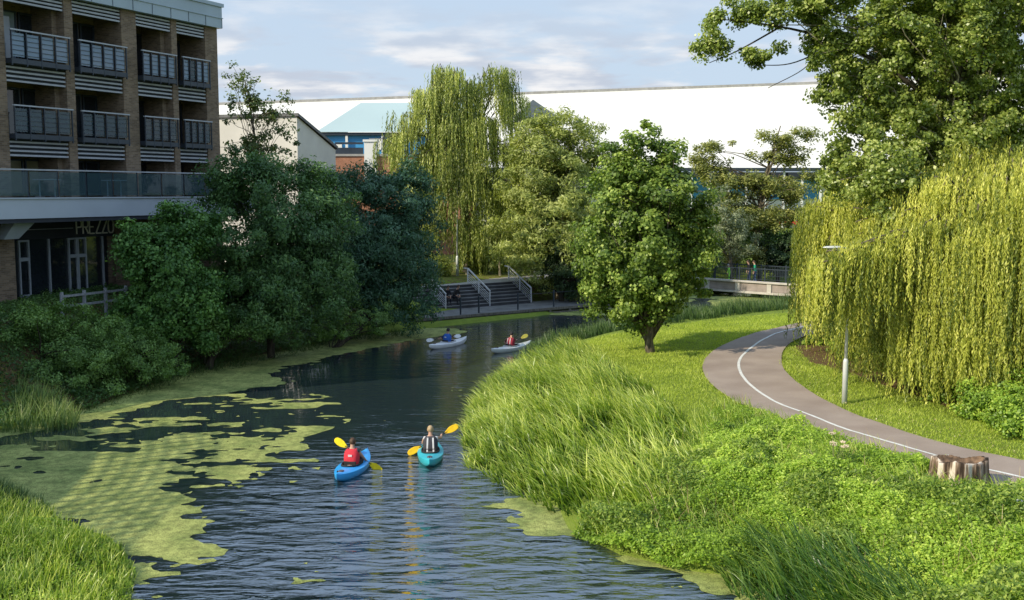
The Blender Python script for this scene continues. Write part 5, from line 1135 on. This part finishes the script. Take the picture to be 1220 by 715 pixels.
# nearest pair
def paddler(klabel, plabel, padlabel, c, hd, L_, wd, col, rim, pa, pb, blade, **kw):
    kayak(klabel, c, hd, L_, wd, col, rim, group=kw.pop('kgroup', None))
    f_ = np.array([-math.sin(hd), math.cos(hd)]); s = np.array(c)-f_*.12
    pa = np.array(pa); pb = np.array(pb); paddle(padlabel, pa, pb, blade, kw.pop('shaft', (.03, .03, .03)))
    h0 = pa+(pb-pa)*.33; h1 = pa+(pb-pa)*.67
    person(plabel, (s[0], s[1], .03), hd, 'kayak', hands=(h0, h1), **kw)
c1 = at_z(420.5, 561)[:2]; h1 = math.radians(-10)
paddler('bright blue kayak, nearest one to the camera', 'paddler in red life jacket with short dark brown hair', 'yellow bladed paddle held by the red jacketed paddler nearest the camera', c1, h1, 2.6, .74, (.04, .38, .85), None,
        at_y(399, 523, c1[1]+.62), at_y(455, 562, c1[1]+.12), YEL, shirt=(.03, .03, .04), trousers=(.03, .03, .04), hair='brown', vest=((.62, .03, .05), None, (.75, .6, .6)), sc=.97, sleeve=.12)
c2 = at_z(513, 545)[:2]; h2 = math.radians(3)
paddler('turquoise kayak close to the right bank reeds', 'fair haired paddler in black and white life jacket', 'orange yellow bladed paddle held by the fair haired paddler', c2, h2, 2.5, .74, (.05, .48, .58), None,
        at_y(486, 541, c2[1]+.25), at_y(546, 507, c2[1]+.55), (.82, .52, .01), shirt=(.60, .58, .58), trousers=(.05, .05, .06), hair='blond', vest=((.045, .045, .055), (.72, .70, .70), None), sc=.98, sleeve=.12)
a = at_z(511, 417)[:2]; b_ = at_z(556, 408)[:2]; c3 = (a+b_)/2; h3 = head_of(a, b_)
paddler('white kayak farther left in front of the landing stage', 'paddler in bright blue top sitting in the left white kayak', 'white bladed paddle held by the blue topped paddler', c3, h3, 3.0, .66, (.72, .72, .74), (.55, .55, .57),
        at_y(508, 406, c3[1]-.2), at_y(549, 400, c3[1]+1.0), (.8, .8, .8), shirt=(.02, .04, .12), trousers=(.02, .02, .03), hair='black', vest=((.03, .13, .50), None, (.7, .75, .8)), sc=.95)
a = at_z(585, 422)[:2]; b_ = at_z(633, 413)[:2]; c4 = (a+b_)/2; h4 = head_of(a, b_)
paddler('white kayak nosing up to the right bank reeds', 'paddler in dark red striped life jacket in the right white kayak', 'dull yellow bladed paddle held by the dark red jacketed paddler', c4, h4, 3.0, .66, (.66, .68, .68), (.5, .5, .5),
        at_y(591, 418, c4[1]-.1), at_y(629, 399, c4[1]+.9), (.55, .48, .08), shirt=(.10, .02, .03), trousers=(.02, .02, .03), hair='black', vest=((.30, .02, .04), (.6, .5, .5), None), sc=.95)
# pair sitting on the steps
def onstep(along, step): q = SB-SD*along+SN*(td*step+.12); return (q[0], q[1], .35+rs*(step+1)-.02)
fr = math.atan2(-SN[1], -SN[0])-math.pi/2
person('figure in dark clothes seated on the steps nearer the handrail', onstep(6.2, 2), fr, 'sit', (.012, .013, .02), (.012, .013, .02), 'black', sleeve=1.2, lean=.25, group=None)
person('figure in black leaning forward on the steps right of its companion', onstep(5.6, 2), fr+.3, 'sit', (.02, .018, .02), (.02, .022, .03), 'brown', sleeve=1.2, lean=.3)
# people on the footbridge
def onbridge(px, back=1.2):
    k = (px-610)/F; nb = np.array([-BR[1][1], BR[1][0]]); s0 = BR[0]+nb*back
    t = (k*s0[1]-s0[0])/(BR[1][0]-k*BR[1][1]); q = s0+BR[1]*t; return (q[0], q[1], .83)
person('walker in fluorescent yellow green jacket on the footbridge', onbridge(870, .6), 1.2, 'stand', (.30, .75, .05), (.30, .75, .05), 'grey', sleeve=1.2, sc=.82)
person('walker in black jacket on the footbridge', onbridge(894, .8), 1.6, 'stand', (.012, .012, .015), (.03, .05, .11), 'brown', sleeve=1.2, sc=1.02)
person('walker in green top and jeans on the footbridge', onbridge(901, 1.2), 1.5, 'stand', (.02, .28, .15), (.05, .09, .2), 'brown', sleeve=1.2, sc=1.0)

# low boathouse invented and unseen, left of the frame, so its trellis throws the lattice shadow on the weed
r = empty('shadow_caster', (-26.3, 18.7, .6)); tag(r, 'invented unseen boathouse with a lattice screened roof terrace next to the flats', 'building')
BP = [(-7, -12), (3.6, -12), (3.6, -1.6), (3.7, .1), (3.35, 2.2), (2.9, 4.1), (1.7, 7.4), (-7, 7.4)]
ZN = 7.7
m = MB(); prism(m, BP, -1, [ZN-.4]*8); m.build('wall', M['brick'], r)
m = MB(); prism(m, [(x*1.01, y*1.01) for x, y in BP], ZN-.398, [ZN]*8); m.build('roof', M['zinc'], r)
for y in (-10, -7, -4):
    m = MB(); m.box(3.58, y, 1.2, 3.66, y+1.8, 2.9); w_ = m.build('window', M['dark_metal'], r); m = MB(); m.box(3.64, y+.08, 1.28, 3.68, y+1.72, 2.82); m.build('pane', M['pane'], w_)
pa = [np.array([*p, ZN+.0]) for p in BP[1:7]]
for a, b in zip(pa[:-1], pa[1:]):
    m = MB(); Lq = np.linalg.norm(b-a); n_ = max(1, int(round(Lq/.52)))
    for i in range(n_): p = a+(b-a)*i/n_; m.bar(p, p+np.array([0, 0, 2.15]), .085)
    for k in range(7): m.bar(a+np.array([0, 0, .3+.305*k]), b+np.array([0, 0, .3+.305*k]), .055)
    m.build('shadow_lattice', M['dark_metal'], r)

x, y = scatter(LIT, 26); n = len(x); nr = nz(RNG.normal(0, .25, (n, 3))+np.array([0, 0, 1])); ld = nz(np.cross(nr, RNG.normal(0, 1, (n, 3))))
V, Fq = quads(np.stack([x, y, height(x, y)+.072], 1), nr, ld, RNG.uniform(.03, .07, n), RNG.uniform(.015, .035, n))
tag(np_mesh('fallen_leaves', V, Fq, MG['dry'], RNG.random(n)), 'small dry fallen leaves scattered along the inner edge of the path', 'fallen leaves', kind='stuff')
